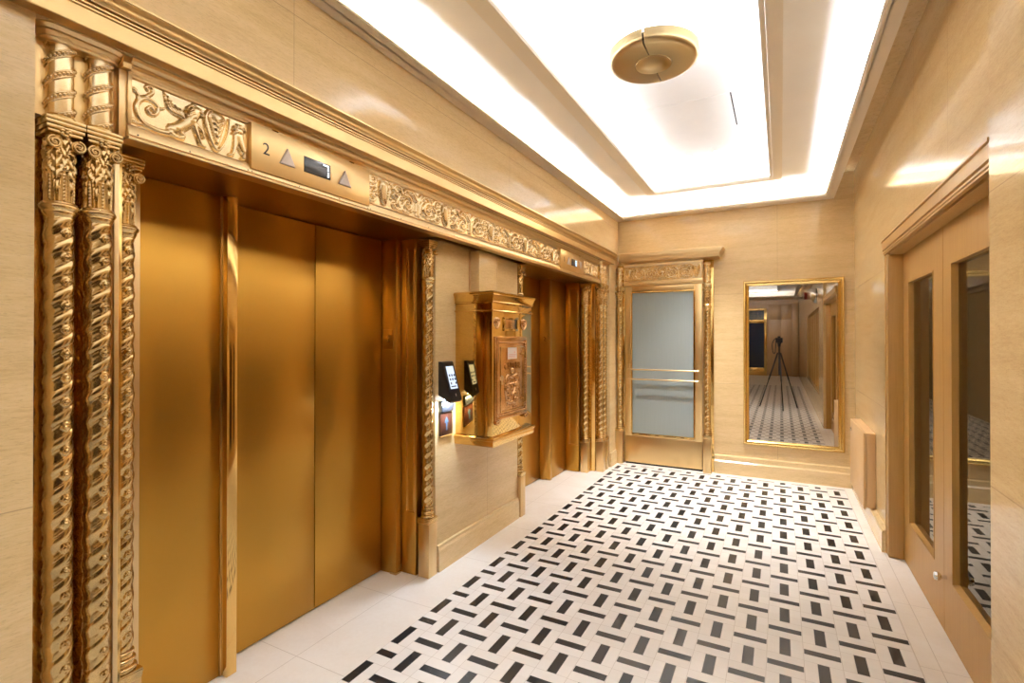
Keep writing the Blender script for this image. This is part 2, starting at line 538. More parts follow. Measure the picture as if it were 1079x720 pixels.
# lower cove ledge
lip = MB()
rim(lip, -1.69, 0.40, -7.45, 6.02, 0.03, 2.94, 2.985, 0.022)
lip.box(XL, -1.665, -7.5, YB, 2.94, 2.952)
lip.box(0.375+0.05, 0.487, -7.5, YB, 2.94, 2.952)
lip.box(-1.72, 0.44, 6.045, YB, 2.94, 2.952)
lip.box(-1.72, 0.44, -7.58, -7.475, 2.94, 2.952)
lip.box(XL, XR, -8.9, -7.585, 2.94, 2.952)
lip.box(0.475, 0.487, -7.5, YB, 2.952, 3.096)  # unseen upstand, height shaped to limit strip light leaking into the side slot
for xx in (-1.725, 0.400): lip.box(xx, xx + 0.035, 6.018, 6.050, 2.9425, 2.9515)
struct('trim_1', lip, 'lip')
l2 = MB()
rim(l2, HX0, HX1, HY0, HY1, 0.0, 3.075, 3.112, 0.015)
for (a0, a1, b0, b1) in ((CX0-0.005, HX0-0.027, CY0, CY1), (HX1+0.027, CX1+0.005, CY0, CY1), (HX0-0.027, HX1+0.027, HY1+0.027, CY1+0.005), (HX0-0.027, HX1+0.027, CY0-0.005, HY0-0.027)):
    l2.box(a0, a1, b0, b1, 3.090, 3.1149)
struct('trim_2', l2, 'rim')
# LED strips lying in the coves, one thing per run
def strip(label, mat, x0, x1, y0, y1, z):
    tag(build('led_strip', MB().box(x0, x1, y0, y1, z, z + 0.006), mat), label, 'light')
strip('warm white light strip behind the outer ceiling lip along the elevator wall', 'led_lower', -1.760, -1.705, -4.5, 6.04, 2.961)
strip('warm white light strip behind the outer ceiling lip along the oak door wall', 'led_lower', 0.415, 0.470, -4.5, 6.04, 2.961)
strip('warm white light strip behind the outer ceiling lip above the mirror wall', 'led_lower', -1.70, 0.385, 6.062, 6.115, 2.961)
strip('warm white light strip at the lobby end of the outer ceiling cove', 'led_lower', -1.70, 0.42, -7.56, -7.545, 2.977)
strip('warm white light strip in the second ceiling cove, seen in the mirror', 'led_lower', -1.70, 0.42, -8.88, -8.868, 2.977)
strip('light strip round the raised tray on its elevator side', 'led_upper', -1.292, -1.255, -4.5, 5.60, 3.1155)
strip('light strip round the raised tray on its oak door side', 'led_upper', -0.035, 0.002, -4.5, 5.60, 3.1155)
strip('light strip round the raised tray at the end past the downlights', 'led_upper', -1.25, -0.04, 5.655, 5.692, 3.1155)
strip('light strip round the raised tray at its far lobby end', 'led_upper', -1.22, -0.07, -6.985, -6.965, 3.1155)

# far end of the lobby, seen only in the mirror
w = MB().box(-2.45, 1.0, YE - 0.2, YE, 0, 3.4)
struct('wall_behind', w, 'walnut')

# ------------------------------------------------------------------ twisted columns
def shaft_mb(z0, z1, r, pitch=0.069, seg=72, dz=0.0032, boss=True, lean=1.0):
    nz = int((z1 - z0)/dz) + 1
    zs = np.linspace(z0, z1, nz); th = np.arange(seg)*2*PI/seg
    T, Z = np.meshgrid(th, zs)
    p = np.mod((Z - z0)/pitch - 2*T/(2*PI), 1.0)
    h = np.full_like(p, 0.0006)
    a = p < 0.46                                    # the fat rolled band
    h[a] = 0.0010 + 0.0043*np.sin(PI*p[a]/0.46)**0.8
    for c0, c1, hh in ((0.47, 0.55, 0.0030), (0.57, 0.64, 0.0022), (0.66, 0.72, 0.0016), (0.93, 1.0, 0.0026)):
        b = (p >= c0) & (p < c1)                    # thin fillets beside it
        h[b] = 0.0006 + hh*np.sin(PI*(p[b]-c0)/(c1-c0))
    if boss:
        for k in range(2):                          # eye bosses on the flat bands
            t0 = 0.22 + k*PI
            z_first = z0 + pitch*(0.70 + 2*t0/(2*PI))
            zc = z_first + pitch*np.round((Z - z_first)/pitch)
            dt = (np.mod(T - t0 + PI, 2*PI) - PI)*r
            d = np.sqrt((dt*0.88)**2 + (Z - zc)**2)
            inside = d < 0.0130
            ring = 0.0034*np.exp(-((d-0.0095)/0.0018)**2)
            dome = 0.0060*np.sqrt(np.clip(1 - (d/0.0058)**2, 0, 1))
            h = np.where(inside, np.maximum(np.maximum(ring, dome) + 0.0022, h*0.5), h)
    # fade in at the ends
    e = np.clip(np.minimum(Z - z0, z1 - Z)/0.006, 0, 1)
    R = r - 0.0042 + h*e
    vs = np.stack([R*np.cos(T), R*np.sin(T), Z], -1).reshape(-1, 3)
    fs = []
    for i in range(nz-1):
        for k in range(seg):
            k2 = (k+1) % seg
            fs.append((i*seg+k, i*seg+k2, (i+1)*seg+k2, (i+1)*seg+k))
    fs.append(tuple(range(seg))[::-1]); fs.append(tuple((nz-1)*seg+k for k in range(seg)))
    return MB().add(vs.tolist(), fs)

def helix(r, z0, z1, lead, a0, n_turn=20):
    n = int((z1 - z0)/lead*n_turn) + 2
    return [(r*math.cos(a0 + 2*PI*(i/(n-1))*(z1-z0)/lead), r*math.sin(a0 + 2*PI*(i/(n-1))*(z1-z0)/lead), z0 + (z1-z0)*i/(n-1)) for i in range(n)]

def rope_mb(z0, z1, r, lead=0.118):
    """fluted drum with helical fillets"""
    mb = MB().lathe([(r*0.90, z0), (r*0.93, z0 + 0.01), (r*0.93, z1 - 0.01), (r*0.90, z1)], seg=40)
    for k in range(2):
        for o in (-0.0085, 0.0085):
            pts = helix(r*0.94, z0 + 0.004, z1 - 0.004, lead, k*PI + 2*PI*o/lead)
            mb.tube(pts, 0.0034, 6)
    return mb

def rope_beads_mb(z0, z1, r, k, lead=0.118):
    mb = MB()
    pts = helix(r*0.95, z0 + 0.006, z1 - 0.006, lead, k*PI, 22)
    for p in pts: mb.sphere(p, 0.0058, 7, 5)
    return mb

def bell_mb(z0, z1, r, seg=96, nz=90):
    zs = np.linspace(z0, z1, nz); th = np.arange(seg)*2*PI/seg
    T, Z = np.meshgrid(th, zs)
    u = (Z - z0)/(z1 - z0)
    base = r*(0.80 + 0.06*u + 0.30*np.clip(u-0.70, 0, 1)**1.3)
    h = np.zeros_like(u)
    def sector(n, off):
        w = 2*PI/n
        return np.mod(T - off + w/2, w) - w/2, w/2
    # lower tier: pointed leaves with a raised outline and a beaded midrib
    d, hw = sector(6, 0.0)
    x = np.abs(d)/hw; s = np.clip(u/0.50, 0, 1)
    wd = 0.92*np.sqrt(np.clip(1 - s**2.0, 0, 1)) + 0.001
    ins = (x < wd) & (u < 0.50)
    q = x/wd
    leaf = 0.0030 + 0.0040*np.exp(-((q-0.80)/0.16)**2) + 0.0045*np.exp(-((s-0.97)/0.08)**2)
    bead = 0.0035*np.exp(-(x/0.10)**2)*(0.4 + 0.6*np.abs(np.sin(u*60)))*(s < 0.8)
    h = np.where(ins, leaf + bead, h)
    # upper tier: feathered acanthus, lobes rising to both sides of a stem
    d, hw = sector(6, PI/6)
    x = np.abs(d)/hw; s = np.clip((u-0.12)/0.66, 0, 1)
    wd = 0.98*np.sqrt(np.clip(1 - s**3.0, 0, 1)) + 0.001
    ins2 = (x < wd) & (u > 0.12) & (u < 0.80) & ~ins
    lob = np.abs(np.sin(PI*(s*4.2 - x*1.1)))
    feather = 0.0020 + 0.0042*lob*(1 - 0.35*x) + 0.0040*np.exp(-(x/0.13)**2) + 0.0030*np.exp(-((s-0.9)/0.12)**2)
    h = np.where(ins2, np.maximum(h, feather), h)
    d, hw = sector(6, 0.0)                       # inner stems above the pointed leaves
    x = np.abs(d)/hw; s = np.clip((u-0.45)/0.45, 0, 1)
    ins3 = (u > 0.45) & (u < 0.92) & (x < 0.75) & ~ins
    lob = np.abs(np.sin(PI*(s*3.2 - x*1.6)))
    f3 = 0.0012 + 0.0036*lob + 0.0038*np.exp(-(x/0.14)**2)
    h = np.where(ins3, np.maximum(h, f3), h)
    R = base + h
    vs = np.stack([R*np.cos(T), R*np.sin(T), Z], -1).reshape(-1, 3)
    fs = []
    for i in range(nz-1):
        for k in range(seg):
            k2 = (k+1) % seg
            fs.append((i*seg+k, i*seg+k2, (i+1)*seg+k2, (i+1)*seg+k))
    fs.append(tuple(range(seg))[::-1]); fs.append(tuple((nz-1)*seg+k for k in range(seg)))
    return MB().add(vs.tolist(), fs)

def volute_mb(cx, cy, cz, r, side):
    """scroll with its flat spiral face towards +x; side = +1 / -1 mirrors it"""
    mb = MB()
    mb.lathe([(r*0.80, -0.030), (r*0.74, -0.014), (r*0.92, 0.0), (r*0.90, 0.003), (r*0.86, 0.003)], (cx, cy, cz), 22, 'x')
    pts, rs = [], []
    for i in range(40):
        t = i/39; a = t*1.75*2*PI
        rad = r*(0.88 - 0.74*t)
        pts.append((cx + 0.004 + 0.003*t, cy + side*rad*math.sin(a), cz + rad*math.cos(a))); rs.append(r*(0.19 - 0.06*t))
    mb.tube(pts, rs, 7)
    mb.sphere((cx + 0.007, cy, cz), r*0.2, 10, 6)
    return mb

def make_column(label, big=True, ped=0.37, group='twisted brass columns', r=0.035):
    root = thing('twisted_column', label, 'column', (0, 0, 0), group)
    hw = 0.0425
    b = MB().box(-hw, hw, -hw, hw, 0, ped - 0.034, 0.002)
    pd = build('pedestal', b, 'trim', root, local=True)
    cp = MB()
    for (a, z0, z1) in ((hw+0.0005, ped-0.034, ped-0.026), (hw+0.002, ped-0.026, ped-0.014), (hw+0.004, ped-0.014, ped-0.006), (hw+0.003, ped-0.006, ped)):
        cp.box(-a, a, -a, a, z0, z1, 0.0012)
    build('pedestal_cap', cp, 'cast', root, local=True)
    prof = [(0.043, ped)]
    for (rc, zc, rr) in ((0.036, ped+0.009, 0.009), (0.031, ped+0.024, 0.005), (0.034, ped+0.037, 0.007), (0.029, ped+0.050, 0.005), (0.0305, ped+0.062, 0.006)):
        for i in range(7):
            a = -PI/2 + PI*i/6
            prof.append((rc + rr*math.cos(a), zc + rr*math.sin(a)))
    prof.append((0.026, ped + 0.072))
    build('base', MB().lathe(prof, seg=36), 'cast', root, local=True, angle=50)
    build('shaft', shaft_mb(ped + 0.068, 1.852, r), 'cast', root, local=True, angle=70)
    n = [(0.030, 1.842), (0.034, 1.848), (0.0385, 1.858), (0.0395, 1.862), (0.0385, 1.864), (0.042, 1.868), (0.0452, 1.873), (0.0455, 1.878), (0.0430, 1.882), (0.0400, 1.884), (0.0400, 1.887), (0.0360, 1.891), (0.028, 1.893)]
    build('neck_ring', MB().lathe(n, seg=36), 'cast', root, local=True, angle=60)
    cap = build('capital', bell_mb(1.89, 2.085, r), 'cast', root, local=True, angle=60)
    ab = MB()
    for (a, z0, z1) in ((0.040, 2.078, 2.088), (0.044, 2.088, 2.100), (0.0462, 2.100, 2.112), (0.0455, 2.112, 2.124)):
        ab.box(-a, a, -a, a, z0, z1, 0.002)
    build('abacus', ab, 'cast', root, local=True)
    for sgn in (-1, 1):
        build('volute', volute_mb(0.043, sgn*0.0275, 2.050, 0.0190, sgn), 'cast', root, local=True, angle=60)
    fl = MB()
    for k in range(6):
        a = k*PI/3 + PI/6
        fl.sphere((0.043, 0.0095*math.cos(a), 2.084 + 0.0095*math.sin(a)), 0.0062, 8, 6, (0.7, 1, 1))
    fl.sphere((0.047, 0, 2.084), 0.0045, 8, 6)
    build('flower', fl, 'cast', root, local=True, angle=70)
    if big:
        us = build('upper_shaft', rope_mb(2.132, 2.345, 0.0345), 'relief', root, local=True, angle=60)
        for k in range(2): build('beading', rope_beads_mb(2.132, 2.345, 0.0345, k), 'relief', us, local=True, angle=70)
        q = [(0.036, 2.124), (0.039, 2.126), (0.039, 2.131), (0.035, 2.136), (0.030, 2.140)]
        build('upper_base', MB().lathe(q, seg=32), 'cast', root, local=True)
        q = [(0.030, 2.336), (0.037, 2.340), (0.037, 2.346), (0.039, 2.350), (0.039, 2.356), (0.036, 2.360)]
        build('upper_cap', MB().lathe(q, seg=32), 'trim', root, local=True)
    return root

colA = make_column('twisted brass column at far left, standing nearest the stone wall edge')
colA.location = (-1.83, 0.675, 0)
dup(colA, (-1.83, 0.768, 0), label='second twisted brass column from the left, beside the lion relief')
dup(colA, (-1.81, 5.565, 0), label='tall twisted brass column past the far elevator, left of its close twin')
dup(colA, (-1.81, 5.69, 0), label='tall twisted brass column past the far elevator, nearest the room corner')
colC = make_column('slender twisted column half hidden in the reveal left of the near elevator', big=False, r=0.033)
colC.location = (-1.99, 0.908, 0)
dup(colC, (-1.985, 2.60, 0), label='short twisted brass column on stone pier, left of the black keypad')
dup(colC, (-1.975, 3.845, 0), label='short twisted brass column behind the brass mailbox, before the far elevator')
dup(colC, (-1.955, 5.452, 0), label='short twisted brass column in the far reveal of the far elevator')
colD = make_column('twisted brass column left of the frosted glass door', big=True, ped=0.42)
colD.location = (-1.727, 6.055, 0); colD.rotation_euler = (0, 0, -PI/2)
dup(colD, (-0.728, 6.055, 0), -PI/2, label='twisted brass column right of the frosted glass door')

# flat brass boards behind the columns
t = thing('pilaster', 'flat polished brass pilaster behind the two columns at far left', 'pilaster', (-2.05, 0.72, 0))
build('backing_board', MB().box(-2.30, -1.879, 0.602, 0.855, 0, 2.13, 0.002), 'polish', t)
build('edge_strip', MB().box(-1.879, -1.845, 0.818, 0.832, 0, 2.13, 0.0015), 'trim', t)
build('side_edge', MB().box(-1.879, -1.86, 0.602, 0.622, 0, 2.13, 0.0015), 'trim', t)
build('upper_board', MB().box(-2.05, -1.838, 0.602, 0.812, 2.132, 2.372), 'plate', t)
def bowed(y0, y1, xb, xf, parent):
    lv = [(0.000, 2.340), (0.004, 2.343), (0.004, 2.348), (0.001, 2.351), (0.008, 2.357), (0.014, 2.360), (0.014, 2.365), (0.018, 2.369), (0.023, 2.374), (0.023, 2.378)]
    vs, fs = [], []; n = 0
    for o, z in lv:
        R = 0.03 + o
        pl_ = [(xb, y0 - o)] + [(xf + o - R + R*math.sin(a*PI/12), y0 + 0.03 - R*math.cos(a*PI/12)) for a in range(7)] + [(xf + o - R + R*math.cos(a*PI/12), y1 - 0.03 + R*math.sin(a*PI/12)) for a in range(7)] + [(xb, y1 + o)]
        n = len(pl_); vs += [(p[0], p[1], z) for p in pl_]
    for i in range(len(lv)-1):
        for k in range(n):
            fs.append((i*n+k, i*n+(k+1) % n, (i+1)*n+(k+1) % n, (i+1)*n+k))
    fs.append(tuple(range(n))[::-1]); fs.append(tuple((len(lv)-1)*n+k for k in range(n)))
    build('bowed_moulding', MB().add(vs, fs), 'trim', parent, angle=30)
bowed(0.628, 0.812, -1.90, -1.797, t)
t = thing('pilaster', 'flat polished brass pilaster behind the paired far columns', 'pilaster', (-2.05, 5.6, 0))
build('backing_board', MB().box(-2.30, -1.860, 5.52, 5.775, 0, 2.13, 0.002), 'polish', t)
build('upper_board', MB().box(-2.05, -1.830, 5.46, 5.775, 2.132, 2.372), 'plate', t)
bowed(5.515, 5.735, -1.90, -1.777, t)

# ------------------------------------------------------------------ elevators
def panel_mould(mb, x0, x1, y, z0, z1):
    """raised bead frame on a face looking to -y"""
    for r_, o in ((0.0035, 0.0), (0.002, 0.011)):
        a0, a1, b0, b1 = x0+o, x1-o, z0+o, z1-o
        for p, q in (((a0, b0), (a0, b1)), ((a1, b0), (a1, b1)), ((a0, b0), (a1, b0)), ((a0, b1), (a1, b1))):
            mb.tube([(p[0], y, p[1]), (q[0], y, q[1])], r_, 8)

def elevator(label, y_start, y_end, d0, d1, side_panel, near, xs):
    t = thing('elevator', label, 'elevator', (-2.29, (d0+d1)/2, 0))
    m = (d0+d1)/2
    build('door_panel', MB().box(-2.31, -2.28, d0, m-0.0022, 0.009, 2.134, 0.0015), 'brush', t)
    build('door_panel', MB().box(-2.31, -2.28, m+0.0022, d1, 0.009, 2.134, 0.0015), 'brush', t)
    build('door_gap', MB().box(-2.318, -2.311, d0, d1, 0.0, 2.134), 'dark', t)
    hd = build('soffit', MB().box(-2.32, -1.862, y_start, min(y_end, 5.455), 2.138, 2.165), 'brush', t)
    # posts
    po = build('jamb_post', MB().box(-2.32, -2.163, d0-0.052, d0-0.004, 0.004, 2.136, 0.002), 'polish', t)
    build('jamb_post', MB().box(-2.32, -2.160, d1+0.004, d1+0.052, 0.004, 2.136, 0.002), 'satin', t)
    build('jamb_foot', MB().box(-2.21, -2.158, d1+0.002, d1+0.053, 0.0, 0.016, 0.001), 'cast', t)
    py0, py1 = side_panel
    build('side_panel', MB().box(-2.24, xs, py0, py1, 0.004, 2.136, 0.0015), 'brush', t)
    # floor number plate on the far post, facing the camera
    pl = build('number_plate', MB().box(-2.268, -2.180, d1-0.0005, d1+0.006, 1.435, 1.560, 0.0012), 'satin', t)
    build('numeral', text_mb('2', 0.062, face_my(-2.222, d1-0.0012, 1.497), 0.0012), 'cast', pl, local=False)
    return t

e1 = elevator('near brass elevator with brushed twin doors and wide side panel', 0.856, 2.575, 1.443, 2.498, (0.857, 1.384), True, -2.205)
build('reveal_panel', MB().box(-2.16, -2.040, 2.552, 2.640, 0.004, 2.136, 0.0015), 'satin', e1)
pm = MB(); panel_mould(pm, -2.115, -2.050, 2.552, 0.40, 2.075); build('panel_moulding', pm, 'polish', e1)
build('reveal_edge', MB().box(-2.21, -2.095, 0.972, 1.012, 0.004, 2.136, 0.0015), 'trim', e1)
build('trim_strip', MB().box(-2.225, -2.198, 1.384, 1.390, 0.004, 2.136), 'trim', e1)
e2 = elevator('far brass elevator with brushed doors, beyond the stone pier', 3.86, 5.52, 3.90, 4.930, (4.985, 5.40), False, -2.170)
build('reveal_panel', MB().box(-2.17, -2.010, 5.402, 5.52, 0.004, 2.136, 0.0015), 'brush', e2)
pm = MB(); panel_mould(pm, -2.125, -2.015, 5.402, 0.30, 2.06); build('panel_moulding', pm, 'polish', e2)
build('reveal_panel', MB().box(-2.32, -2.040, 3.797, 3.845, 0.004, 2.136, 0.0015), 'brush', e2)
build('jamb_base', MB().box(-2.00, -1.90, 5.507, 5.519, 0.0, 2.13), 'polish', e2)

# ------------------------------------------------------------------ entablature: beam, cornice
t = thing('lintel_beam', 'long brass lintel with rivets spanning both elevators under the friezes', 'beam', (-1.82, 3.1, 2.126))
pr = [(-1.86, 2.1265), (-1.797, 2.1265), (-1.795, 2.1285), (-1.795, 2.134), (-1.797, 2.136), (-1.8005, 2.1365), (-1.8005, 2.139), (-1.796, 2.140), (-1.796, 2.150), (-1.805, 2.172), (-1.812, 2.177), (-1.86, 2.177)]
build('beam', MB().prism(pr, 0.834, 5.50), 'trim', t)
bk = MB().box(-1.90, -1.822, 0.834, 5.46, 2.177, 2.372)
build('backing', bk, 'plate', t)
og = [(-1.87, 2.334), (-1.806, 2.334), (-1.803, 2.338), (-1.803, 2.342), (-1.807, 2.344), (-1.800, 2.350), (-1.792, 2.352), (-1.790, 2.356), (-1.793, 2.359), (-1.786, 2.362), (-1.779, 2.368), (-1.776, 2.376), (-1.87, 2.376)]
build('ogee_moulding', MB().prism(og, 0.836, 5.455), 'trim', t)
k = 0
for y in [0.86, 1.02, 1.235, 1.252, 1.47, 1.69, 1.872, 1.890, 2.12, 2.36, 2.62, 2.9, 3.2, 3.5, 3.8, 4.1, 4.33, 4.6, 4.97, 5.2]:
    build('rivet', MB().sphere((-1.7962, y, 2.1455), 0.0030, 8, 6, (0.5, 1, 1)), 'engrave', t)

t = thing('cornice', 'long moulded brass cornice running above the elevators along the left wall', 'cornice', (-1.75, 2.0, 2.375))
cp = [(-1.7698, 2.379), (-1.722, 2.3755), (-1.720, 2.378), (-1.720, 2.427), (-1.714, 2.429), (-1.714, 2.433), (-1.719, 2.4345), (-1.719, 2.437), (-1.711, 2.4385), (-1.711, 2.4425), (-1.716, 2.444), (-1.716, 2.4465), (-1.705, 2.449)]
for i in range(7):
    a = i/6
    cp.append((-1.705 + 0.017*(a + 0.15*math.sin(2*PI*a)), 2.451 + 0.030*a))
cp += [(-1.687, 2.484), (-1.684, 2.486), (-1.684, 2.494), (-1.689, 2.496), (-1.7698, 2.496)]
build('moulding', MB().prism(cp, -1.6, 5.845), 'cornice', t, angle=28)

t = thing('cornice', 'short moulded brass cornice above the frosted glass door on the back wall', 'cornice', (-1.1, 6.0, 2.404))
lv = [(6.02, 2.3985), (5.935, 2.400), (5.918, 2.405), (5.916, 2.436), (5.910, 2.440), (5.910, 2.446), (5.902, 2.449), (5.900, 2.455), (5.893, 2.468), (5.884, 2.480), (5.876, 2.488), (5.872, 2.492), (5.872, 2.503), (5.876, 2.506)]
vs_, fs_ = [], []
for (yf, z) in lv:
    xe = -0.545 - (yf - 5.87)
    vs_ += [(-1.682, yf, z), (xe, yf, z), (xe, YB, z), (-1.682, YB, z)]
for i in range(len(lv)-1):
    for k in range(4):
        a = i*4; fs_.append((a+k, a+(k+1) % 4, a+4+(k+1) % 4, a+4+k))
fs_.append((3, 2, 1, 0)); n_ = (len(lv)-1)*4; fs_.append((n_, n_+1, n_+2, n_+3))
build('moulding', MB().add(vs_, fs_), 'trim', t, angle=28)

# ------------------------------------------------------------------ relief panels
def relief(strokes, res=0.0035, plane=-1.812, front='x', gain=1.0):
    """strokes: list of (points[(s,z)], r_start, r_end, height). returns a mesh of only the raised cells"""
    allp = [p for st in strokes for p in st[0]]
    mr = max(max(st[1], st[2]) for st in strokes) + res
    s0 = min(p[0] for p in allp) - mr; s1 = max(p[0] for p in allp) + mr
    z0 = min(p[1] for p in allp) - mr; z1 = max(p[1] for p in allp) + mr
    ns, nz = int((s1-s0)/res) + 2, int((z1-z0)/res) + 2
    S, Z = np.meshgrid(s0 + np.arange(ns)*res, z0 + np.arange(nz)*res)
    H = np.zeros_like(S)
    for pts, ra, rb, hh in strokes:
        P = np.array(pts, float); n = len(P)
        if n == 1: P = np.vstack([P, P + 1e-5]); n = 2
        L = np.r_[0, np.cumsum(np.hypot(*(np.diff(P, axis=0).T)))]; tot = max(L[-1], 1e-6)
        bb = max(ra, rb) + res
        for i in range(n-1):
            a, b = P[i], P[i+1]
            i0 = max(int((min(a[0], b[0]) - bb - s0)/res), 0); i1 = min(int((max(a[0], b[0]) + bb - s0)/res) + 2, ns)
            j0 = max(int((min(a[1], b[1]) - bb - z0)/res), 0); j1 = min(int((max(a[1], b[1]) + bb - z0)/res) + 2, nz)
            s_, z_ = S[j0:j1, i0:i1], Z[j0:j1, i0:i1]
            d = b - a; ll = float(d @ d) + 1e-12
            tt = np.clip(((s_-a[0])*d[0] + (z_-a[1])*d[1])/ll, 0, 1)
            dist = np.hypot(s_ - a[0] - tt*d[0], z_ - a[1] - tt*d[1])
            f = (L[i] + tt*(L[i+1]-L[i]))/tot
            rr = ra + (rb-ra)*f
            h = hh*np.sqrt(np.clip(1 - (dist/rr)**2, 0, 1))
            H[j0:j1, i0:i1] = np.maximum(H[j0:j1, i0:i1], h)
    keep = np.zeros((nz-1, ns-1), bool)
    up = H > 1e-5
    keep = up[:-1, :-1] | up[1:, :-1] | up[:-1, 1:] | up[1:, 1:]
    idx = -np.ones(S.shape, int)
    used = np.zeros(S.shape, bool)
    used[:-1, :-1] |= keep; used[1:, :-1] |= keep; used[:-1, 1:] |= keep; used[1:, 1:] |= keep
    idx[used] = np.arange(used.sum())
    hv = H[used]*gain - 0.0006*(H[used] <= 1e-5)
    vs = np.stack([plane + hv, S[used], Z[used]], -1) if front == 'x' else np.stack([S[used], plane - hv, Z[used]], -1)
    jj, ii = np.nonzero(keep)
    fs = np.stack([idx[jj, ii], idx[jj, ii+1], idx[jj+1, ii+1], idx[jj+1, ii]], -1)
    return MB().add(vs.tolist(), [tuple(int(q) for q in f) for f in fs])

def spiral(cx, cz, r0, r1, a0, turns, n=26, sgn=1):
    return [(cx + (r0 + (r1-r0)*i/(n-1))*math.cos(a0 + sgn*2*PI*turns*i/(n-1)),
             cz + (r0 + (r1-r0)*i/(n-1))*math.sin(a0 + sgn*2*PI*turns*i/(n-1))) for i in range(n)]

def arc(pts, n=14):
    """smooth curve through the points (Catmull-Rom)"""
    P = [pts[0]] + list(pts) + [pts[-1]]; out = []
    for i in range(1, len(P)-2):
        for k in range(n):
            t = k/n
            p0, p1, p2, p3 = (np.array(P[i+j], float) for j in (-1, 0, 1, 2))
            out.append(tuple(0.5*((2*p1) + (p2-p0)*t + (2*p0-5*p1+4*p2-p3)*t*t + (3*p1-p0-3*p2+p3)*t**3)))
    out.append(tuple(pts[-1])); return out

def frame_x(mb, y0, y1, z0, z1, w, xa, xb):
    mb.box(xa, xb, y0, y1, z0, z0+w, 0.001); mb.box(xa, xb, y0, y1, z1-w, z1, 0.001)
    mb.box(xa, xb, y0, y0+w, z0+w, z1-w, 0.001); mb.box(xa, xb, y1-w, y1, z0+w, z1-w, 0.001)

FX = -1.812
# --- lion and shield panel
t = thing('frieze_panel', 'brass relief panel of winged lions and a shield above the near elevator', 'relief panel', (-1.815, 1.04, 2.178))
build('panel', MB().box(-1.8218, FX, 0.836, 1.240, 2.1775, 2.333), 'relief', t)
fr = MB().box(-1.866, -1.808, 0.8125, 0.834, 2.13, 2.339, 0.001).box(-1.8218, -1.8015, 0.8345, 0.846, 2.177, 2.334, 0.001); fr.box(-1.866, -1.786, 0.8140, 0.8385, 2.3395, 2.3765, 0.001).box(FX, -1.804, 0.836, 1.240, 2.3262, 2.333, 0.001); pass
build('border', fr, 'trim', t)
tail = arc([(0.962, 2.190), (0.940, 2.186), (0.918, 2.186), (0.884, 2.193), (0.866, 2.215), (0.862, 2.245), (0.880, 2.271), (0.906, 2.275), (0.924, 2.260), (0.917, 2.236), (0.901, 2.230), (0.893, 2.243), (0.902, 2.254), (0.910, 2.247)], 8)
build('scroll_tail', relief([(tail, 0.0105, 0.0055, 0.010),
    (arc([(0.862, 2.249), (0.868, 2.272), (0.857, 2.290)], 8), 0.008, 0.005, 0.008), ([(0.855, 2.291)], 0.009, 0.009, 0.009),
    (arc([(0.868, 2.268), (0.894, 2.287), (0.909, 2.306), (0.902, 2.321), (0.889, 2.315), (0.893, 2.306)], 8), 0.0075, 0.005, 0.008),
    (arc([(0.884, 2.193), (0.868, 2.188), (0.853, 2.192)], 8), 0.008, 0.005, 0.008), ([(0.852, 2.193)], 0.0085, 0.0085, 0.009),
    (arc([(0.924, 2.262), (0.938, 2.262), (0.948, 2.272)], 8), 0.007, 0.002, 0.007)], 0.0026), 'relief', t, angle=75)
lion = [([(0.972, 2.205), (0.985, 2.212)], 0.022, 0.020, 0.015), (arc([(0.985, 2.215), (1.01, 2.238), (1.030, 2.262)], 6), 0.020, 0.021, 0.018),
    ([(1.032, 2.272), (1.046, 2.295)], 0.022, 0.021, 0.019), ([(1.055, 2.297), (1.068, 2.289)], 0.010, 0.007, 0.020), ([(1.040, 2.315)], 0.010, 0.008, 0.016), ([(1.056, 2.305)], 0.004, 0.004, 0.024),
    (arc([(1.040, 2.245), (1.050, 2.218), (1.060, 2.190)], 6), 0.0105, 0.0065, 0.014), ([(1.060, 2.187), (1.078, 2.184)], 0.0065, 0.005, 0.010),
    (arc([(1.046, 2.250), (1.066, 2.236), (1.072, 2.214)], 6), 0.010, 0.006, 0.012),
    (arc([(0.978, 2.204), (0.962, 2.192), (0.972, 2.186)], 6), 0.014, 0.008, 0.014), ([(0.968, 2.185), (1.004, 2.186)], 0.007, 0.006, 0.011),
    (arc([(0.990, 2.205), (1.004, 2.198), (1.000, 2.187)], 6), 0.012, 0.007, 0.014)]
for i in range(5):
    q = i/4
    lion.append((arc([(1.018 - 0.003*i, 2.262 - 0.004*i), (0.988 + 0.004*i, 2.258 - 0.001*i), (0.955 + 0.0085*i, 2.274 + 0.002*i), (0.944 + 0.0095*i, 2.322 - 0.011*i)], 6), 0.0062, 0.0030, 0.010 + 0.0015*i))
for i in range(4):
    lion.append((arc([(1.028 + 0.004*i, 2.308 - 0.012*i), (1.018 + 0.003*i, 2.300 - 0.012*i), (1.012 + 0.004*i, 2.288 - 0.012*i)], 5), 0.006, 0.003, 0.021))
build('lion', relief(lion, 0.0026), 'relief', t, angle=75)
sh_out = arc([(1.098, 2.322), (1.084, 2.310), (1.078, 2.285), (1.083, 2.250), (1.098, 2.212), (1.121, 2.184), (1.143, 2.212), (1.158, 2.250), (1.165, 2.285), (1.166, 2.312)], 6)
shd = [(sh_out, 0.0055, 0.0055, 0.014), ([(1.122, 2.296), (1.122, 2.215)], 0.034, 0.010, 0.009)]
for i in range(4):
    shd.append((arc([(1.106 + 0.004*i, 2.300 - 0.018*i), (1.122, 2.288 - 0.018*i), (1.142 - 0.004*i, 2.302 - 0.018*i)], 5), 0.006, 0.004, 0.015))
build('shield', relief(shd, 0.0026), 'relief', t, angle=75)
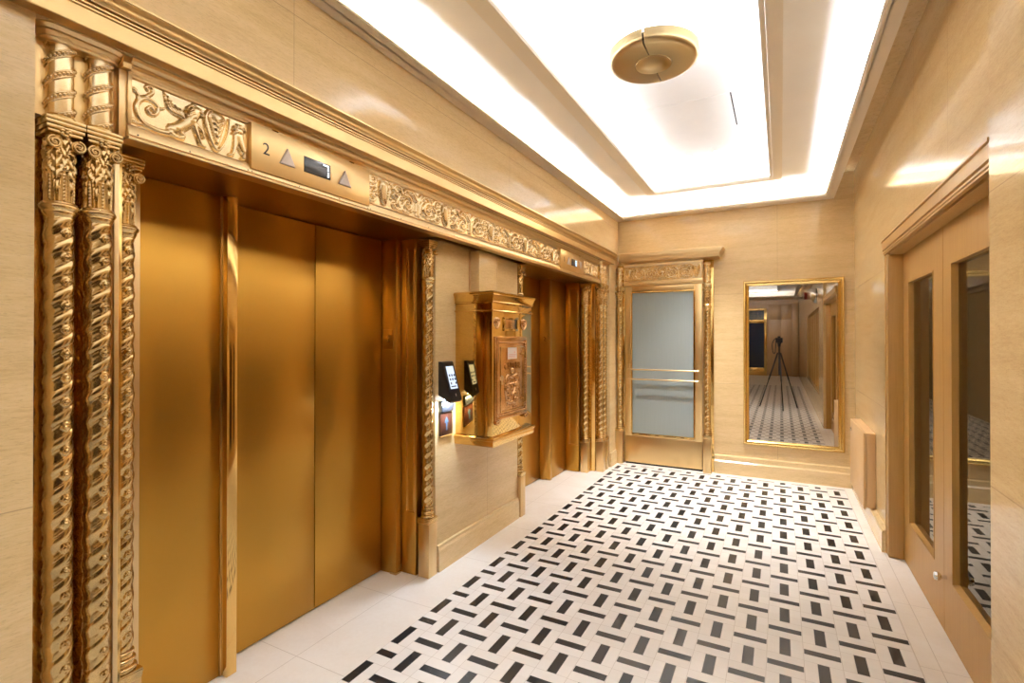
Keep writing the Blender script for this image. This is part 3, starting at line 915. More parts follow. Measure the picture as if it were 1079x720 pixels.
l2_ = [([(1.205, 2.282)], 0.021, 0.021, 0.018), (arc([(1.205, 2.262), (1.212, 2.240), (1.222, 2.215)], 6), 0.022, 0.016, 0.016),
    (arc([(1.194, 2.255), (1.190, 2.225), (1.180, 2.190)], 6), 0.011, 0.007, 0.013), ([(1.180, 2.187), (1.168, 2.185)], 0.007, 0.006, 0.010),
    (arc([(1.222, 2.235), (1.224, 2.210), (1.226, 2.188)], 6), 0.010, 0.007, 0.013), ([(1.192, 2.278), (1.184, 2.272)], 0.009, 0.006, 0.018), ([(1.226, 2.185), (1.214, 2.184)], 0.006, 0.005, 0.01)]
for i in range(6):
    a = 0.6 + i*0.55
    l2_.append(([(1.207 + 0.015*math.cos(a), 2.286 + 0.015*math.sin(a)), (1.207 + 0.026*math.cos(a-0.3), 2.284 + 0.026*math.sin(a-0.3))], 0.006, 0.003, 0.015))
build('lion', relief(l2_, 0.0026), 'relief', t, angle=75)

# --- acanthus scroll friezes
def scroll_unit(c, hw, zc, hz, sgn):
    """dense acanthus scroll between a shield at c and the middle of the unit, to side sgn"""
    st = []
    X = lambda q: c + sgn*q*hw
    Z = lambda q: zc + q*hz
    r = hz*0.60
    cx, cz = X(0.66), Z(-0.22)
    st.append((spiral(cx, cz, r*1.10, r*0.12, PI*0.62 if sgn > 0 else PI*0.38, 1.45, 30, -sgn), 0.015, 0.007, 0.014))
    st.append(([(cx, cz)], 0.010, 0.010, 0.017))
    st.append((arc([(X(0.99), Z(-0.95)), (X(0.985), Z(-0.1)), (X(0.97), Z(0.55)), (X(0.88), Z(0.92))], 8), 0.013, 0.010, 0.013))
    st.append((arc([(X(0.93), Z(0.35)), (X(0.82), Z(0.78)), (X(0.64), Z(0.86)), (X(0.56), Z(0.58))], 8), 0.014, 0.009, 0.015))
    st.append((arc([(X(0.50), Z(0.42)), (X(0.44), Z(0.82)), (X(0.30), Z(0.86)), (X(0.26), Z(0.52)), (X(0.36), Z(0.44))], 8), 0.015, 0.009, 0.015))
    st.append((arc([(X(0.56), Z(-0.90)), (X(0.42), Z(-0.62)), (X(0.38), Z(-0.20)), (X(0.44), Z(0.20))], 8), 0.014, 0.010, 0.012))
    st.append((arc([(X(0.46), Z(-0.88)), (X(0.32), Z(-0.90)), (X(0.25), Z(-0.62)), (X(0.33), Z(-0.48))], 8), 0.012, 0.008, 0.013))
    st.append((arc([(X(0.36), Z(0.12)), (X(0.27), Z(0.22)), (X(0.23), Z(0.02)), (X(0.30), Z(-0.16))], 8), 0.012, 0.007, 0.012))
    st.append(([(X(0.34), Z(0.64))], 0.011, 0.011, 0.018))
    st.append(([(X(0.80), Z(0.62))], 0.009, 0.009, 0.016))
    for k in range(6):
        a = 0.30*PI + k*0.28*PI
        st.append((arc([(cx + sgn*r*1.05*math.cos(a), cz + r*1.05*math.sin(a)), (cx + sgn*r*1.34*math.cos(a+0.25), cz + r*1.26*math.sin(a+0.25))], 5), 0.012, 0.006, 0.010))
    for q in ((0.20, 0.86), (0.19, -0.30), (0.70, -0.97), (0.90, -0.62), (0.52, 0.98)):
        st.append(([(X(q[0]), Z(q[1]*0.93))], 0.011, 0.011, 0.008))
    return st

def shield_strokes(c, zc, hz, w):
    o = [(c - w, zc + hz*0.80), (c - w*1.02, zc + hz*0.15), (c - w*0.62, zc - hz*0.55), (c, zc - hz*0.92), (c + w*0.62, zc - hz*0.55), (c + w*1.02, zc + hz*0.15), (c + w, zc + hz*0.80), (c, zc + hz*0.92), (c - w, zc + hz*0.80)]
    return [(arc(o, 6), 0.005, 0.005, 0.014), ([(c, zc + hz*0.55), (c, zc - hz*0.4)], w*0.9, w*0.55, 0.013), ([(c, zc + hz*0.6), (c, zc - hz*0.6)], 0.004, 0.004, 0.0175)]

def frieze_x(label, y0, y1, n, first_half=False):
    t = thing('frieze_panel', label, 'relief panel', (-1.815, (y0+y1)/2, 2.178))
    build('panel', MB().box(-1.8218, FX, y0, y1, 2.1775, 2.333), 'relief', t)
    build('border', MB().box(FX, -1.804, y0, y1, 2.3262, 2.333, 0.001).box(FX, -1.806, y0, y1, 2.178, 2.1835, 0.001), 'trim', t)
    zc, hz = 2.2545, 0.068
    P = 0.545 if n > 1 else (y1 - y0)
    lim = lambda st: [([(min(max(p[0], y0+0.009), y1-0.009), min(max(p[1], 2.192), 2.318)) for p in s_[0]],) + tuple(s_[1:]) for s_ in st if y0 + 0.004 < sum(p[0] for p in s_[0])/len(s_[0]) < y1 - 0.004]
    for k in range(n):
        c = y0 + (0.118 + P*k if n > 1 else P/2)
        if c < y1 - 0.03: build('shield', relief(shield_strokes(c, zc, hz, 0.032), 0.0032), 'relief', t, angle=75)
        for sgn in (-1, 1):
            st = lim(scroll_unit(c, P/2, zc, hz, sgn))
            if st: build('acanthus_scroll', relief(st, 0.0032), 'relief', t, angle=75)
    return t
frieze_x('long brass acanthus scroll frieze between the two elevator floor indicators', 1.884, 4.333, 5)
frieze_x('short brass scroll frieze right of the far elevator floor indicator', 4.974, 5.452, 1)

# --- floor indicators
def tri(mb, yc, zb, zt, w, x0, x1, up=True):
    a, b = (zb, zt) if up else (zt, zb)
    pts = [(yc - w, a), (yc + w, a), (yc, b)]
    c = (yc, (2*a + b)/3)
    n = 3
    vs = [(x0, p[0], p[1]) for p in pts] + [(x1-0.002, p[0], p[1]) for p in pts] + [(x1, c[0] + 0.86*(p[0]-c[0]), c[1] + 0.86*(p[1]-c[1])) for p in pts]
    fs = [(2, 1, 0), (6, 7, 8)] + [(i, (i+1) % 3, 3+(i+1) % 3, 3+i) for i in range(3)] + [(3+i, 3+(i+1) % 3, 6+(i+1) % 3, 6+i) for i in range(3)]
    return mb.add(vs, fs)

def segs(digit, yc, zc, h, w, t_, x):
    S = {'7': 'abc', '8': 'abcdefg'}[digit]
    mb = MB()
    y0, y1, z0, z1 = yc-w/2, yc+w/2, zc-h/2, zc+h/2
    D = dict(a=(y0, y1, z1-t_, z1), g=(y0, y1, zc-t_/2, zc+t_/2), d=(y0, y1, z0, z0+t_), f=(y0, y0+t_, zc+t_*0.6, z1-t_*0.2), b=(y1-t_, y1, zc+t_*0.6, z1-t_*0.2), e=(y0, y0+t_, z0, zc-t_*0.6), c=(y1-t_, y1, z0, zc-t_*0.6))
    for s_ in S: a = D[s_]; mb.box(x-0.001, x+0.0012, a[0], a[1], a[2], a[3])
    return mb

def indicator(label, y0, y1, tri1, disp, tri2, two, num, digmat, up2):
    t = thing('floor_indicator', label, 'indicator', (-1.80, (y0+y1)/2, 2.155))
    XF = -1.790
    build('face_plate', MB().box(-1.8218, XF, y0+0.003, y1-0.003, 2.1555, 2.3325, 0.002), 'plate', t)
    build('numeral', text_mb(num, 0.066, face_x(XF+0.0003, two, 2.246), 0.0006), 'engrave', t)
    build('arrow', tri(MB(), tri1, 2.212, 2.280, 0.036, XF-0.002, XF+0.010), 'arrow', t)
    d = build('display', MB().box(XF-0.004, XF+0.0022, disp[0], disp[1], 2.213, 2.280, 0.0008), 'display', t)
    build('digit', segs(digmat[0], disp[1]-0.026, 2.2475, 0.052, 0.030, 0.0055, XF+0.003), digmat[1], d)
    build('arrow', tri(MB(), tri2, 2.212, 2.280, 0.036, XF-0.002, XF+0.010, up2), 'arrow', t)
    build('hinge', MB().tube([(-1.799, y0+0.10, 2.339), (-1.799, y0+0.125, 2.339)], 0.004, 8), 'cast', t)
    build('hinge', MB().tube([(-1.799, y1-0.125, 2.339), (-1.799, y1-0.10, 2.339)], 0.004, 8), 'cast', t)
    return t
indicator('brass floor indicator above the near elevator, showing 7', 1.242, 1.880, 1.402, (1.487, 1.629), 1.712, 1.308, '2', ('7', 'digit'), True)
indicator('brass floor indicator above the far elevator, with a down arrow', 4.336, 4.970, 4.525, (4.610, 4.752), 4.850, 4.425, '1', ('8', 'blue_digit'), False)

# ------------------------------------------------------------------ stone pier: chute, mailbox, keypad, sign
t = thing('mail_chute', 'flat stone-coloured mail chute cover rising above the mailbox', 'chute', (-1.95, 3.25, 1.84))
build('cover', MB().box(-1.9595, -1.880, 3.052, 3.312, 1.822, 2.125, 0.002), 'stone_left', t)
build('back_strip', MB().box(-1.9595, -1.950, 3.040, 3.051, 1.822, 2.125, 0.001), 'tan', t)

MX0, MX1, MY0, MY1 = -1.959, -1.665, 2.868, 3.462
t = thing('mailbox', 'large polished brass mailbox with embossed door mounted on the stone pier', 'mailbox', (-1.82, 3.165, 0.79))
body = MB().box(MX0, MX1-0.004, MY0+0.004, MY1-0.004, 0.835, 1.80, 0.002)
build('body', body, 'mirrorbrass', t)
def ring_levels(levels, mat, name):
    vs, fs = [], []
    for (o, z) in levels:
        vs += [(MX0, MY0-o, z), (MX1+o, MY0-o, z), (MX1+o, MY1+o, z), (MX0, MY1+o, z)]
    for i in range(len(levels)-1):
        for k in range(4):
            a = i*4; fs.append((a+k, a+(k+1) % 4, a+4+(k+1) % 4, a+4+k))
    fs.append((3, 2, 1, 0)); n = (len(levels)-1)*4; fs.append((n, n+1, n+2, n+3))
    return build(name, MB().add(vs, fs), mat, t, angle=28)
ring_levels([(0.0, 1.738), (0.008, 1.740), (0.008, 1.746), (0.004, 1.750), (0.006, 1.762), (0.012, 1.78), (0.016, 1.792), (0.022, 1.797), (0.022, 1.806), (0.010, 1.815), (-0.02, 1.820)], 'mirrorbrass', 'crown_moulding')
ring_levels([(-0.003, 1.682), (0.006, 1.684), (0.008, 1.688), (0.006, 1.692), (-0.003, 1.694)], 'mirrorbrass', 'bead_moulding')
ring_levels([(-0.012, 0.785), (0.006, 0.790), (0.010, 0.80), (0.010, 0.825), (0.016, 0.832), (0.016, 0.845), (0.008, 0.852), (-0.004, 0.856)], 'polish', 'base_moulding')
FXM = MX1 - 0.004
sl = MB(); frame_x(sl, 3.022, 3.228, 1.555, 1.652, 0.016, FXM-0.001, FXM+0.010)
so = build('slot_frame', sl, 'polish', t)
build('slot', MB().box(FXM-0.002, FXM+0.001, 3.037, 3.213, 1.570, 1.637), 'engrave', so)
build('slot_flap', MB().box(FXM, FXM+0.004, 3.040, 3.185, 1.573, 1.634, 0.001), 'copper', so)
for yy in (2.93, 3.330):
    e = relief([([(yy, 1.622), (yy, 1.595)], 0.026, 0.018, 0.006), (arc([(yy-0.030, 1.632), (yy-0.030, 1.600), (yy, 1.572), (yy+0.030, 1.600), (yy+0.030, 1.632), (yy-0.030, 1.632)], 6), 0.007, 0.007, 0.010),
                ([(yy-0.012, 1.620), (yy+0.010, 1.598)], 0.006, 0.005, 0.012), ([(yy+0.012, 1.616), (yy-0.008, 1.598)], 0.005, 0.005, 0.011), ([(yy, 1.636)], 0.008, 0.008, 0.011)], 0.003, FXM)
    build('emblem', e, 'copper', t, angle=75)
D0, D1, DZ0, DZ1 = 2.898, 3.350, 0.955, 1.517
dr = build('door', MB().box(FXM-0.002, FXM+0.016, D0, D1, DZ0, DZ1, 0.004), 'copper', t)
fr = MB(); frame_x(fr, D0+0.006, D1-0.006, DZ0+0.006, DZ1-0.006, 0.020, FXM+0.014, FXM+0.022)
build('frame', fr, 'copper', dr)
fr = MB(); frame_x(fr, D0+0.052, D1-0.052, DZ0+0.050, DZ1-0.070, 0.007, FXM+0.014, FXM+0.022)
build('inner_bead', fr, 'cast', dr)
beads = MB()
for i in range(22): beads.sphere((FXM+0.020, D0+0.03+i*(D1-D0-0.06)/21, DZ0+0.036), 0.0085, 8, 6)
for i in range(22): beads.sphere((FXM+0.020, D0+0.03+i*(D1-D0-0.06)/21, DZ1-0.042), 0.0065, 8, 6)
for i in range(26): beads.sphere((FXM+0.020, D1-0.034, DZ0+0.05+i*(DZ1-DZ0-0.10)/25), 0.0085, 8, 6)
build('beading', beads, 'copper', dr, angle=75)
for yy in (D0+0.018, D1-0.018):
    build('corner_scroll', MB().sphere((FXM+0.012, yy, DZ0-0.012), 0.017, 12, 8).sphere((FXM+0.018, yy+0.018, DZ0-0.004), 0.010, 10, 6), 'copper', dr, angle=70)
for zz in (1.395, 1.075):
    build('hinge', MB().tube([(FXM+0.022, D1-0.034, zz-0.025), (FXM+0.022, D1-0.034, zz+0.025)], 0.009, 10).box(FXM+0.016, FXM+0.021, D1-0.10, D1-0.034, zz-0.006, zz+0.006), 'cast', dr)
cf = MB(); frame_x(cf, 3.040, 3.196, 1.354, 1.452, 0.008, FXM+0.015, FXM+0.021)
ch = build('card_holder', cf, 'copper', dr)
cd = build('notice_card', MB().box(FXM+0.015, FXM+0.0180, 3.047, 3.189, 1.361, 1.444), 'paper', dr)
pk = MB()
for i in range(3): pk.box(FXM+0.0178, FXM+0.0186, 3.062, 3.174, 1.370+i*0.010, 1.374+i*0.010)
pk.box(FXM+0.0178, FXM+0.0186, 3.145, 3.160, 1.403, 1.412)
build('print', pk, 'pinkprint', cd)
build('lettering', text_mb('CUTLER', 0.066, face_x(FXM+0.017, 3.125, 1.312), 0.004), 'copper', dr)
build('lock', MB().lathe([(0.020, 0.0), (0.020, 0.006), (0.010, 0.012), (0.004, 0.014)], (FXM+0.016, 2.965, 1.235), 16, 'x').box(FXM+0.016, FXM+0.026, 2.960, 2.970, 1.195, 1.225), 'trim', dr)
random.seed(3)
cr = [([(3.12, 1.285)], 0.017, 0.017, 0.016), ([(3.12, 1.262)], 0.012, 0.012, 0.014),
      (arc([(3.03, 1.20), (3.05, 1.245), (3.12, 1.235), (3.19, 1.245), (3.21, 1.20)], 8), 0.012, 0.012, 0.012)]
for sgn in (-1, 1):
    for i in range(5):
        z = 1.22 - i*0.036
        cr.append((spiral(3.12 + sgn*(0.066 - 0.003*i), z, 0.020, 0.004, 0.3*i, 1.3, 16, sgn), 0.007, 0.005, 0.012))
    cr.append((arc([(3.12 + sgn*0.09, 1.20), (3.12 + sgn*0.10, 1.15), (3.12 + sgn*0.08, 1.08)], 8), 0.009, 0.006, 0.012))
cr += [(arc([(3.085, 1.19), (3.085, 1.15), (3.12, 1.115), (3.155, 1.15), (3.155, 1.19), (3.085, 1.19)], 6), 0.007, 0.007, 0.013), ([(3.12, 1.165)], 0.022, 0.022, 0.009),
       (arc([(3.04, 1.075), (3.08, 1.058), (3.12, 1.066), (3.16, 1.058), (3.20, 1.075)], 8), 0.011, 0.011, 0.012)]
for i in range(26):
    cr.append(([(3.045 + random.random()*0.15, 1.022 + random.random()*0.035)], 0.007, 0.007, 0.006))
build('crest', relief(cr, 0.0032, FXM+0.015), 'copper', dr, angle=75)

# keypad kiosk
t = thing('keypad_kiosk', 'black wall keypad kiosk with glowing white number screen beside the mailbox', 'keypad', (-1.95, 2.745, 1.10))
K0, K1 = 2.678, 2.800
build('housing', MB().prism([(-1.959, 1.135), (-1.872, 1.088), (-1.858, 1.100), (-1.928, 1.345), (-1.936, 1.352), (-1.959, 1.352)], K0, K1), 'black', t)
# sloping face frame
P0 = Vector((-1.857, 0, 1.104)); P1 = Vector((-1.927, 0, 1.345))
du = (P1 - P0).normalized(); nn = Vector((du.z, 0, -du.x))
def slab(mb, y0, y1, a0, a1, h0, h1):
    L = (P1-P0).length
    vs = []
    for h in (h0, h1):
        for (y, a) in ((y0, a0), (y1, a0), (y1, a1), (y0, a1)):
            p = P0 + du*(a*L) + nn*h; vs.append((p.x, y, p.z))
    return mb.add(vs, [(3,2,1,0), (4,5,6,7), (0,1,5,4), (1,2,6,5), (2,3,7,6), (3,0,4,7)])
sc_ = build('screen', slab(MB(), K0+0.026, K1-0.018, 0.30, 0.90, -0.001, 0.0012), 'screen', t)
kk = MB()
for r_ in range(3):
    for c_ in range(3):
        if r_ == 2 and c_ == 1: continue
        y = K0+0.036 + c_*0.026; a = 0.655 - r_*0.105
        slab(kk, y, y+0.013, a-0.030, a+0.030, 0.0012, 0.002)
        slab(kk, y+0.004, y+0.009, a-0.014, a+0.014, 0.002, 0.0022)
slab(kk, K0+0.034, K1-0.030, 0.345, 0.375, 0.0012, 0.002)
build('keys', kk, 'key', sc_)
build('logo_dot', slab(MB(), K0+0.062, K0+0.068, 0.10, 0.17, 0, 0.0012), 'paper', t)
build('light', MB().box(-1.945, -1.905, K0+0.02, K1-0.02, 1.1035, 1.1085), 'blueled', t)
o = build('reader_box', MB().box(-1.9595, -1.932, 2.682, 2.815, 1.022, 1.095, 0.003), 'black')
tag(o, 'small black box on the stone pier directly under the keypad', 'box')
t = thing('arrow_sign', 'small brown wall sign with a blue up arrow below the keypad', 'sign', (-1.955, 2.75, 0.865))
build('plaque', MB().box(-1.9595, -1.945, 2.684, 2.818, 0.868, 1.016, 0.002), 'sign', t)
ar = MB().box(-1.9452, -1.944, 2.743, 2.757, 0.90, 0.955); ar.prism([(2.724, 0.950), (2.776, 0.950), (2.75, 0.985)], -1.9452, -1.944, 'x')
build('arrow', ar, 'signarrow', t)
build('ledge', MB().box(-1.9595, -1.945, 2.684, 2.818, 0.858, 0.867, 0.001), 'oak', t)
kl = bpy.data.lights.new('keypad_light', 'AREA'); kl.energy = KIOSK_W; kl.color = (0.66, 0.80, 1.0); kl.shape = 'RECTANGLE'; kl.size = 0.05; kl.size_y = 0.13
ko = bpy.data.objects.new('keypad_light', kl); COL.objects.link(ko); ko.parent = bpy.data.objects['keypad_kiosk']
ko.location = Vector((-1.905, 2.745, 1.078)) - bpy.data.objects['keypad_kiosk'].location
ko.rotation_euler = (0, math.radians(24), 0)

# ------------------------------------------------------------------ frosted door on the back wall
t = thing('glazed_door', 'brass framed frosted glass door with double push bar on the back wall', 'door', (-1.225, 6.09, 0))
DX0, DX1, GX0, GX1, DYF = -1.668, -0.783, -1.590, -0.872, 6.085
fr = MB()
fr.box(DX0, GX0, DYF, YB-0.002, 0.33, 2.135, 0.002); fr.box(GX1, DX1, DYF, YB-0.002, 0.33, 2.135, 0.002)
fr.box(GX0, GX1, DYF, YB-0.002, 2.058, 2.135, 0.002); fr.box(GX0, GX1, DYF, YB-0.002, 0.33, 0.362, 0.002)
build('frame', fr, 'plate', t)
bd = MB()
for (a, b) in (((GX0, 0.362), (GX0, 2.058)), ((GX1, 0.362), (GX1, 2.058)), ((GX0, 2.058), (GX1, 2.058)), ((GX0, 0.362), (GX1, 0.362))):
    bd.tube([(a[0], DYF+0.002, a[1]), (b[0], DYF+0.002, b[1])], 0.010, 8)
build('glazing_bead', bd, 'polish', t)
build('glass', MB().box(GX0-0.001, GX1+0.001, DYF+0.012, YB-0.006, 0.36, 2.06), 'frost', t)
build('kick_plate', MB().box(DX0+0.006, DX1-0.004, DYF-0.006, YB-0.003, 0.018, 0.328, 0.002), 'plate', t)
for zz in (1.135, 1.020):
    pts = arc([(-1.625, DYF, zz), (-1.620, DYF-0.045, zz), (-1.59, DYF-0.058, zz), (-1.22, DYF-0.060, zz), (-0.86, DYF-0.058, zz), (-0.832, DYF-0.045, zz), (-0.828, DYF, zz)], 6)
    build('push_bar', MB().tube(pts, 0.0085, 10), 'trim', t)
for xx in (-1.624, -0.829):
    br = MB().box(xx-0.016, xx+0.016, DYF-0.008, DYF+0.002, 0.965, 1.185, 0.003)
    br.lathe([(0.016, -0.016), (0.013, -0.010), (0.016, 0.0)], (xx, DYF, 1.185), 14, 'y').lathe([(0.016, -0.016), (0.013, -0.010), (0.016, 0.0)], (xx, DYF, 0.967), 14, 'y')
    build('bar_bracket', br, 'trim', t)
build('threshold', MB().box(DX0+0.006, DX1-0.004, DYF-0.004, YB-0.003, 0.0, 0.014, 0.001), 'dark', t)
t = thing('door_casing', 'brass casing and lintel around the frosted glass door', 'door frame', (-1.225, 6.09, 0))
cs = MB().box(-1.769, -1.681, 6.1095, YB-0.001, 0.0, 2.396, 0.001).box(-0.774, -0.666, 6.1095, YB-0.001, 0.0, 2.396, 0.001)
build('side_board', cs, 'polish', t)
bp = [(YB-0.002, 2.139), (6.072, 2.138), (6.066, 2.142), (6.066, 2.150), (6.060, 2.154), (6.054, 2.166), (6.056, 2.178), (6.066, 2.184), (6.070, 2.192), (YB-0.002, 2.194)]
build('lintel', MB().prism(bp, -1.680, -0.775, 'x'), 'trim', t)
bp = [(YB-0.002, 2.370), (6.066, 2.370), (6.062, 2.374), (6.052, 2.384), (6.048, 2.392), (6.048, 2.397), (YB-0.002, 2.397)]
build('upper_moulding', MB().prism(bp, -1.680, -0.775, 'x'), 'trim', t)
build('end_strip', MB().box(-0.790, -0.775, 6.062, YB-0.002, 2.194, 2.370, 0.001), 'trim', t)
t = thing('frieze_panel', 'small brass scroll relief above the frosted glass door', 'relief panel', (-1.23, 6.1, 2.196))
build('panel', MB().box(-1.681, -0.792, 6.092, YB-0.003, 2.196, 2.369), 'relief', t)
YF_, zc, hz = 6.092, 2.2825, 0.070
for c_ in (-1.62, -0.85):
    build('shield', relief(shield_strokes(c_, zc, hz, 0.034), 0.0034, YF_, 'y'), 'relief', t, angle=75)
for c_, sgn in ((-1.62, 1), (-1.235, -1), (-1.235, 1), (-0.85, -1)):
    st = [([(p[0], min(max(p[1], 2.214), 2.351)) for p in s_[0]],) + tuple(s_[1:]) for s_ in scroll_unit(c_, 0.19, zc, hz, sgn)]
    build('acanthus_scroll', relief(st, 0.0034, YF_, 'y'), 'relief', t, angle=75)
build('rosette', relief([([(-1.235, zc)], 0.036, 0.036, 0.013), (spiral(-1.235, zc, 0.05, 0.05, 0, 1, 24), 0.006, 0.006, 0.010)], 0.0034, YF_, 'y'), 'relief', t, angle=75)

# ------------------------------------------------------------------ wall mirror
t = thing('wall_mirror', 'tall rectangular mirror in a gilt frame on the back wall', 'mirror', (0.105, 6.11, 0.35))
WX0, WX1, WZ0, WZ1 = -0.362, 0.572, 0.345, 2.132
prof = [(0.0, 0.0), (0.0, 0.020), (0.006, 0.028), (0.016, 0.030), (0.022, 0.026), (0.030, 0.025), (0.036, 0.030), (0.046, 0.022), (0.054, 0.012), (0.056, 0.004), (0.056, 0.0)]
vs_, fs_ = [], []
for (cx, cz, sx, sz) in ((WX0, WZ0, 1, 1), (WX1, WZ0, -1, 1), (WX1, WZ1, -1, -1), (WX0, WZ1, 1, -1)):
    for d, h in prof: vs_.append((cx + sx*d, YB - 0.001 - h, cz + sz*d))
n_ = len(prof)
for i in range(4):
    for k in range(n_-1):
        a, b = i*n_ + k, ((i+1) % 4)*n_ + k
        fs_.append((a, b, b+1, a+1))
build('frame', MB().add(vs_, fs_), 'gilt', t, angle=30)
build('glass', MB().box(WX0+0.05, WX1-0.05, YB-0.006, YB-0.0015, WZ0+0.05, WZ1-0.05), 'mirror', t)

# ------------------------------------------------------------------ right wall: cabinet, oak doors
t = thing('utility_cabinet', 'tan painted metal utility cabinet low on the right wall near the mirror', 'cabinet', (0.62, 5.28, 0.12))
build('body', MB().box(0.598, XR-0.001, 4.865, 5.72, 0.162, 0.752, 0.002), 'tan', t)
dd = build('door', MB().box(0.578, 0.596, 4.868, 5.717, 0.150, 0.750, 0.003), 'tan', t)
build('latch', MB().box(0.566, 0.580, 5.60, 5.63, 0.655, 0.685, 0.002), 'chrome', dd)

RX = 0.737
t = thing('door_casing', 'pale oak moulded frame around the double doors on the right wall', 'door frame', (0.70, 3.3, 0))
build('jamb', MB().box(0.652, 0.80, 4.288, 4.371, 0.001, 2.113, 0.002), 'oak', t)
build('jamb', MB().box(0.665, 0.80, 2.291, 2.330, 0.001, 2.113, 0.002), 'oak', t)
build('head', MB().box(0.664, 0.80, 2.331, 4.287, 2.078, 2.113, 0.001), 'oak', t)
hp = [(XR-0.0005, 2.088), (0.641, 2.088), (0.641, 2.096), (0.636, 2.100), (0.636, 2.108), (0.643, 2.111), (0.643, 2.117), (0.634, 2.121), (0.634, 2.176), (0.626, 2.179), (0.626, 2.190), (0.632, 2.194), (XR-0.0005, 2.196)]
build('casing', MB().prism(hp, 2.292, 4.385), 'oak', t)
build('casing', MB().box(0.648, XR-0.0005, 4.366, 4.386, 0.001, 2.10, 0.0015), 'oak', t)

def leaf(label, y0, y1, w0, w1, knob):
    t = thing('oak_door', label, 'door', (0.76, (y0+y1)/2, 0))
    m = MB(); xa, xb = RX, 0.826
    z0, z1, a0, a1 = 0.006, 2.076, 0.300, 1.875
    m.box(xa, xb, y0, w0, z0, z1); m.box(xa, xb, w1, y1, z0, z1); m.box(xa, xb, w0, w1, z0, a0); m.box(xa, xb, w0, w1, a1, z1)
    build('slab', m, 'oak', t)
    gb = MB()
    for o, dx in ((0.0, 0.0), ):
        gb.prism([(RX-0.003, a0), (RX+0.0255, a0), (RX+0.0255, a0+0.010), (RX-0.003, a0+0.004)], w0, w1)
        gb.box(RX-0.003, RX+0.0255, w1-0.008, w1, a0, a1); gb.box(RX-0.003, RX+0.0255, w0, w0+0.006, a0, a1); gb.box(RX-0.003, RX+0.0255, w0, w1, a1-0.007, a1)
    build('glazing_bead', gb, 'oak', t)
    build('glass', MB().box(RX+0.026, RX+0.031, w0, w1, a0, a1), 'dglass', t)
    if knob:
        kb = MB().lathe([(0.010, 0.0), (0.010, -0.022), (0.020, -0.030), (0.022, -0.040), (0.018, -0.050), (0.006, -0.053)], (RX, y1-0.045, 0.297), 20, 'x')
        build('knob', kb, 'chrome', t)
    return t
leaf('far pale oak door leaf with one tall narrow dark window', 3.338, 4.286, 3.52, 4.125, False)
leaf('near pale oak door leaf with chrome knob, cut by the stone edge', 2.332, 3.334, 2.50, 3.190, True)

# glazed panel further back on the right wall (seen in the mirror)
wn = MB().box(0.72, 0.73, -3.70, 1.20, 0.45, 2.10)
wo = struct('window_1', wn, 'dglass')
wf = MB()
for y in (-3.70, -3.02, -2.34, -1.66, -0.98, -0.30, 0.50, 1.14): wf.box(0.655, 0.72, y, y+0.06, 0.45, 2.10, 0.002)
wf.box(0.655, 0.72, -3.70, 1.20, 2.05, 2.10); wf.box(0.655, 0.72, -3.70, 1.20, 0.45, 0.50)
struct('window_frame', wf, 'oak', wo)

# ------------------------------------------------------------------ ceiling things
LX, LY, LZ = -0.665, 3.045, 3.13
t = thing('ceiling_lamp', 'round brass disc ceiling lamp glowing upward in the raised tray', 'lamp', (LX, LY, LZ))
R_ = 0.258
def disc_sector(a0, a1, n=36):
    prof = [(0.103, 3.136), (0.108, 3.130), (0.222, 3.130), (0.236, 3.133), (0.248, 3.141), (0.256, 3.153), (R_, 3.165), (R_, 3.207), (0.252, 3.212), (0.18, 3.212), (0.103, 3.205)]
    vs, fs = [], []
    for i in range(n+1):
        a = a0 + (a1-a0)*i/n
        for r, z in prof: vs.append((LX + r*math.cos(a), LY + r*math.sin(a), z))
    m = len(prof)
    for i in range(n):
        for k in range(m):
            fs.append((i*m+k, i*m+(k+1) % m, (i+1)*m+(k+1) % m, (i+1)*m+k))
    fs.append(tuple(range(m))); fs.append(tuple(n*m+k for k in range(m))[::-1])
    return MB().add(vs, fs)
g = 0.018
build('ring_half', disc_sector(-PI/2 + g, PI/2 - g), 'lampbrass', t, angle=40)
build('ring_half', disc_sector(PI/2 + g, 1.5*PI - g), 'lampbrass', t, angle=40)
cap = [(0.0005, 3.150), (0.05, 3.148), (0.085, 3.139), (0.096, 3.131), (0.1015, 3.1285), (0.103, 3.131), (0.103, 3.19), (0.0005, 3.19)]
build('centre_cap', MB().lathe(cap, (LX, LY, 0), 48), 'lampbrass', t, angle=40)
build('stem', MB().lathe([(0.04, 3.19), (0.04, ZT-0.001)], (LX, LY, 0), 24), 'lampbrass', t)
build('gap_liner', MB().box(LX-0.008, LX+0.008, LY-0.235, LY-0.10, 3.150, 3.20), 'dark', t)
build('gap_liner', MB().box(LX-0.008, LX+0.008, LY+0.10, LY+0.235, 3.150, 3.20), 'dark', t)
build('uplight', MB().lathe([(0.12, 3.213), (0.12, 3.218), (0.22, 3.218), (0.22, 3.213)], (LX, LY, 0), 48, closed=True), 'lamp_led', t)
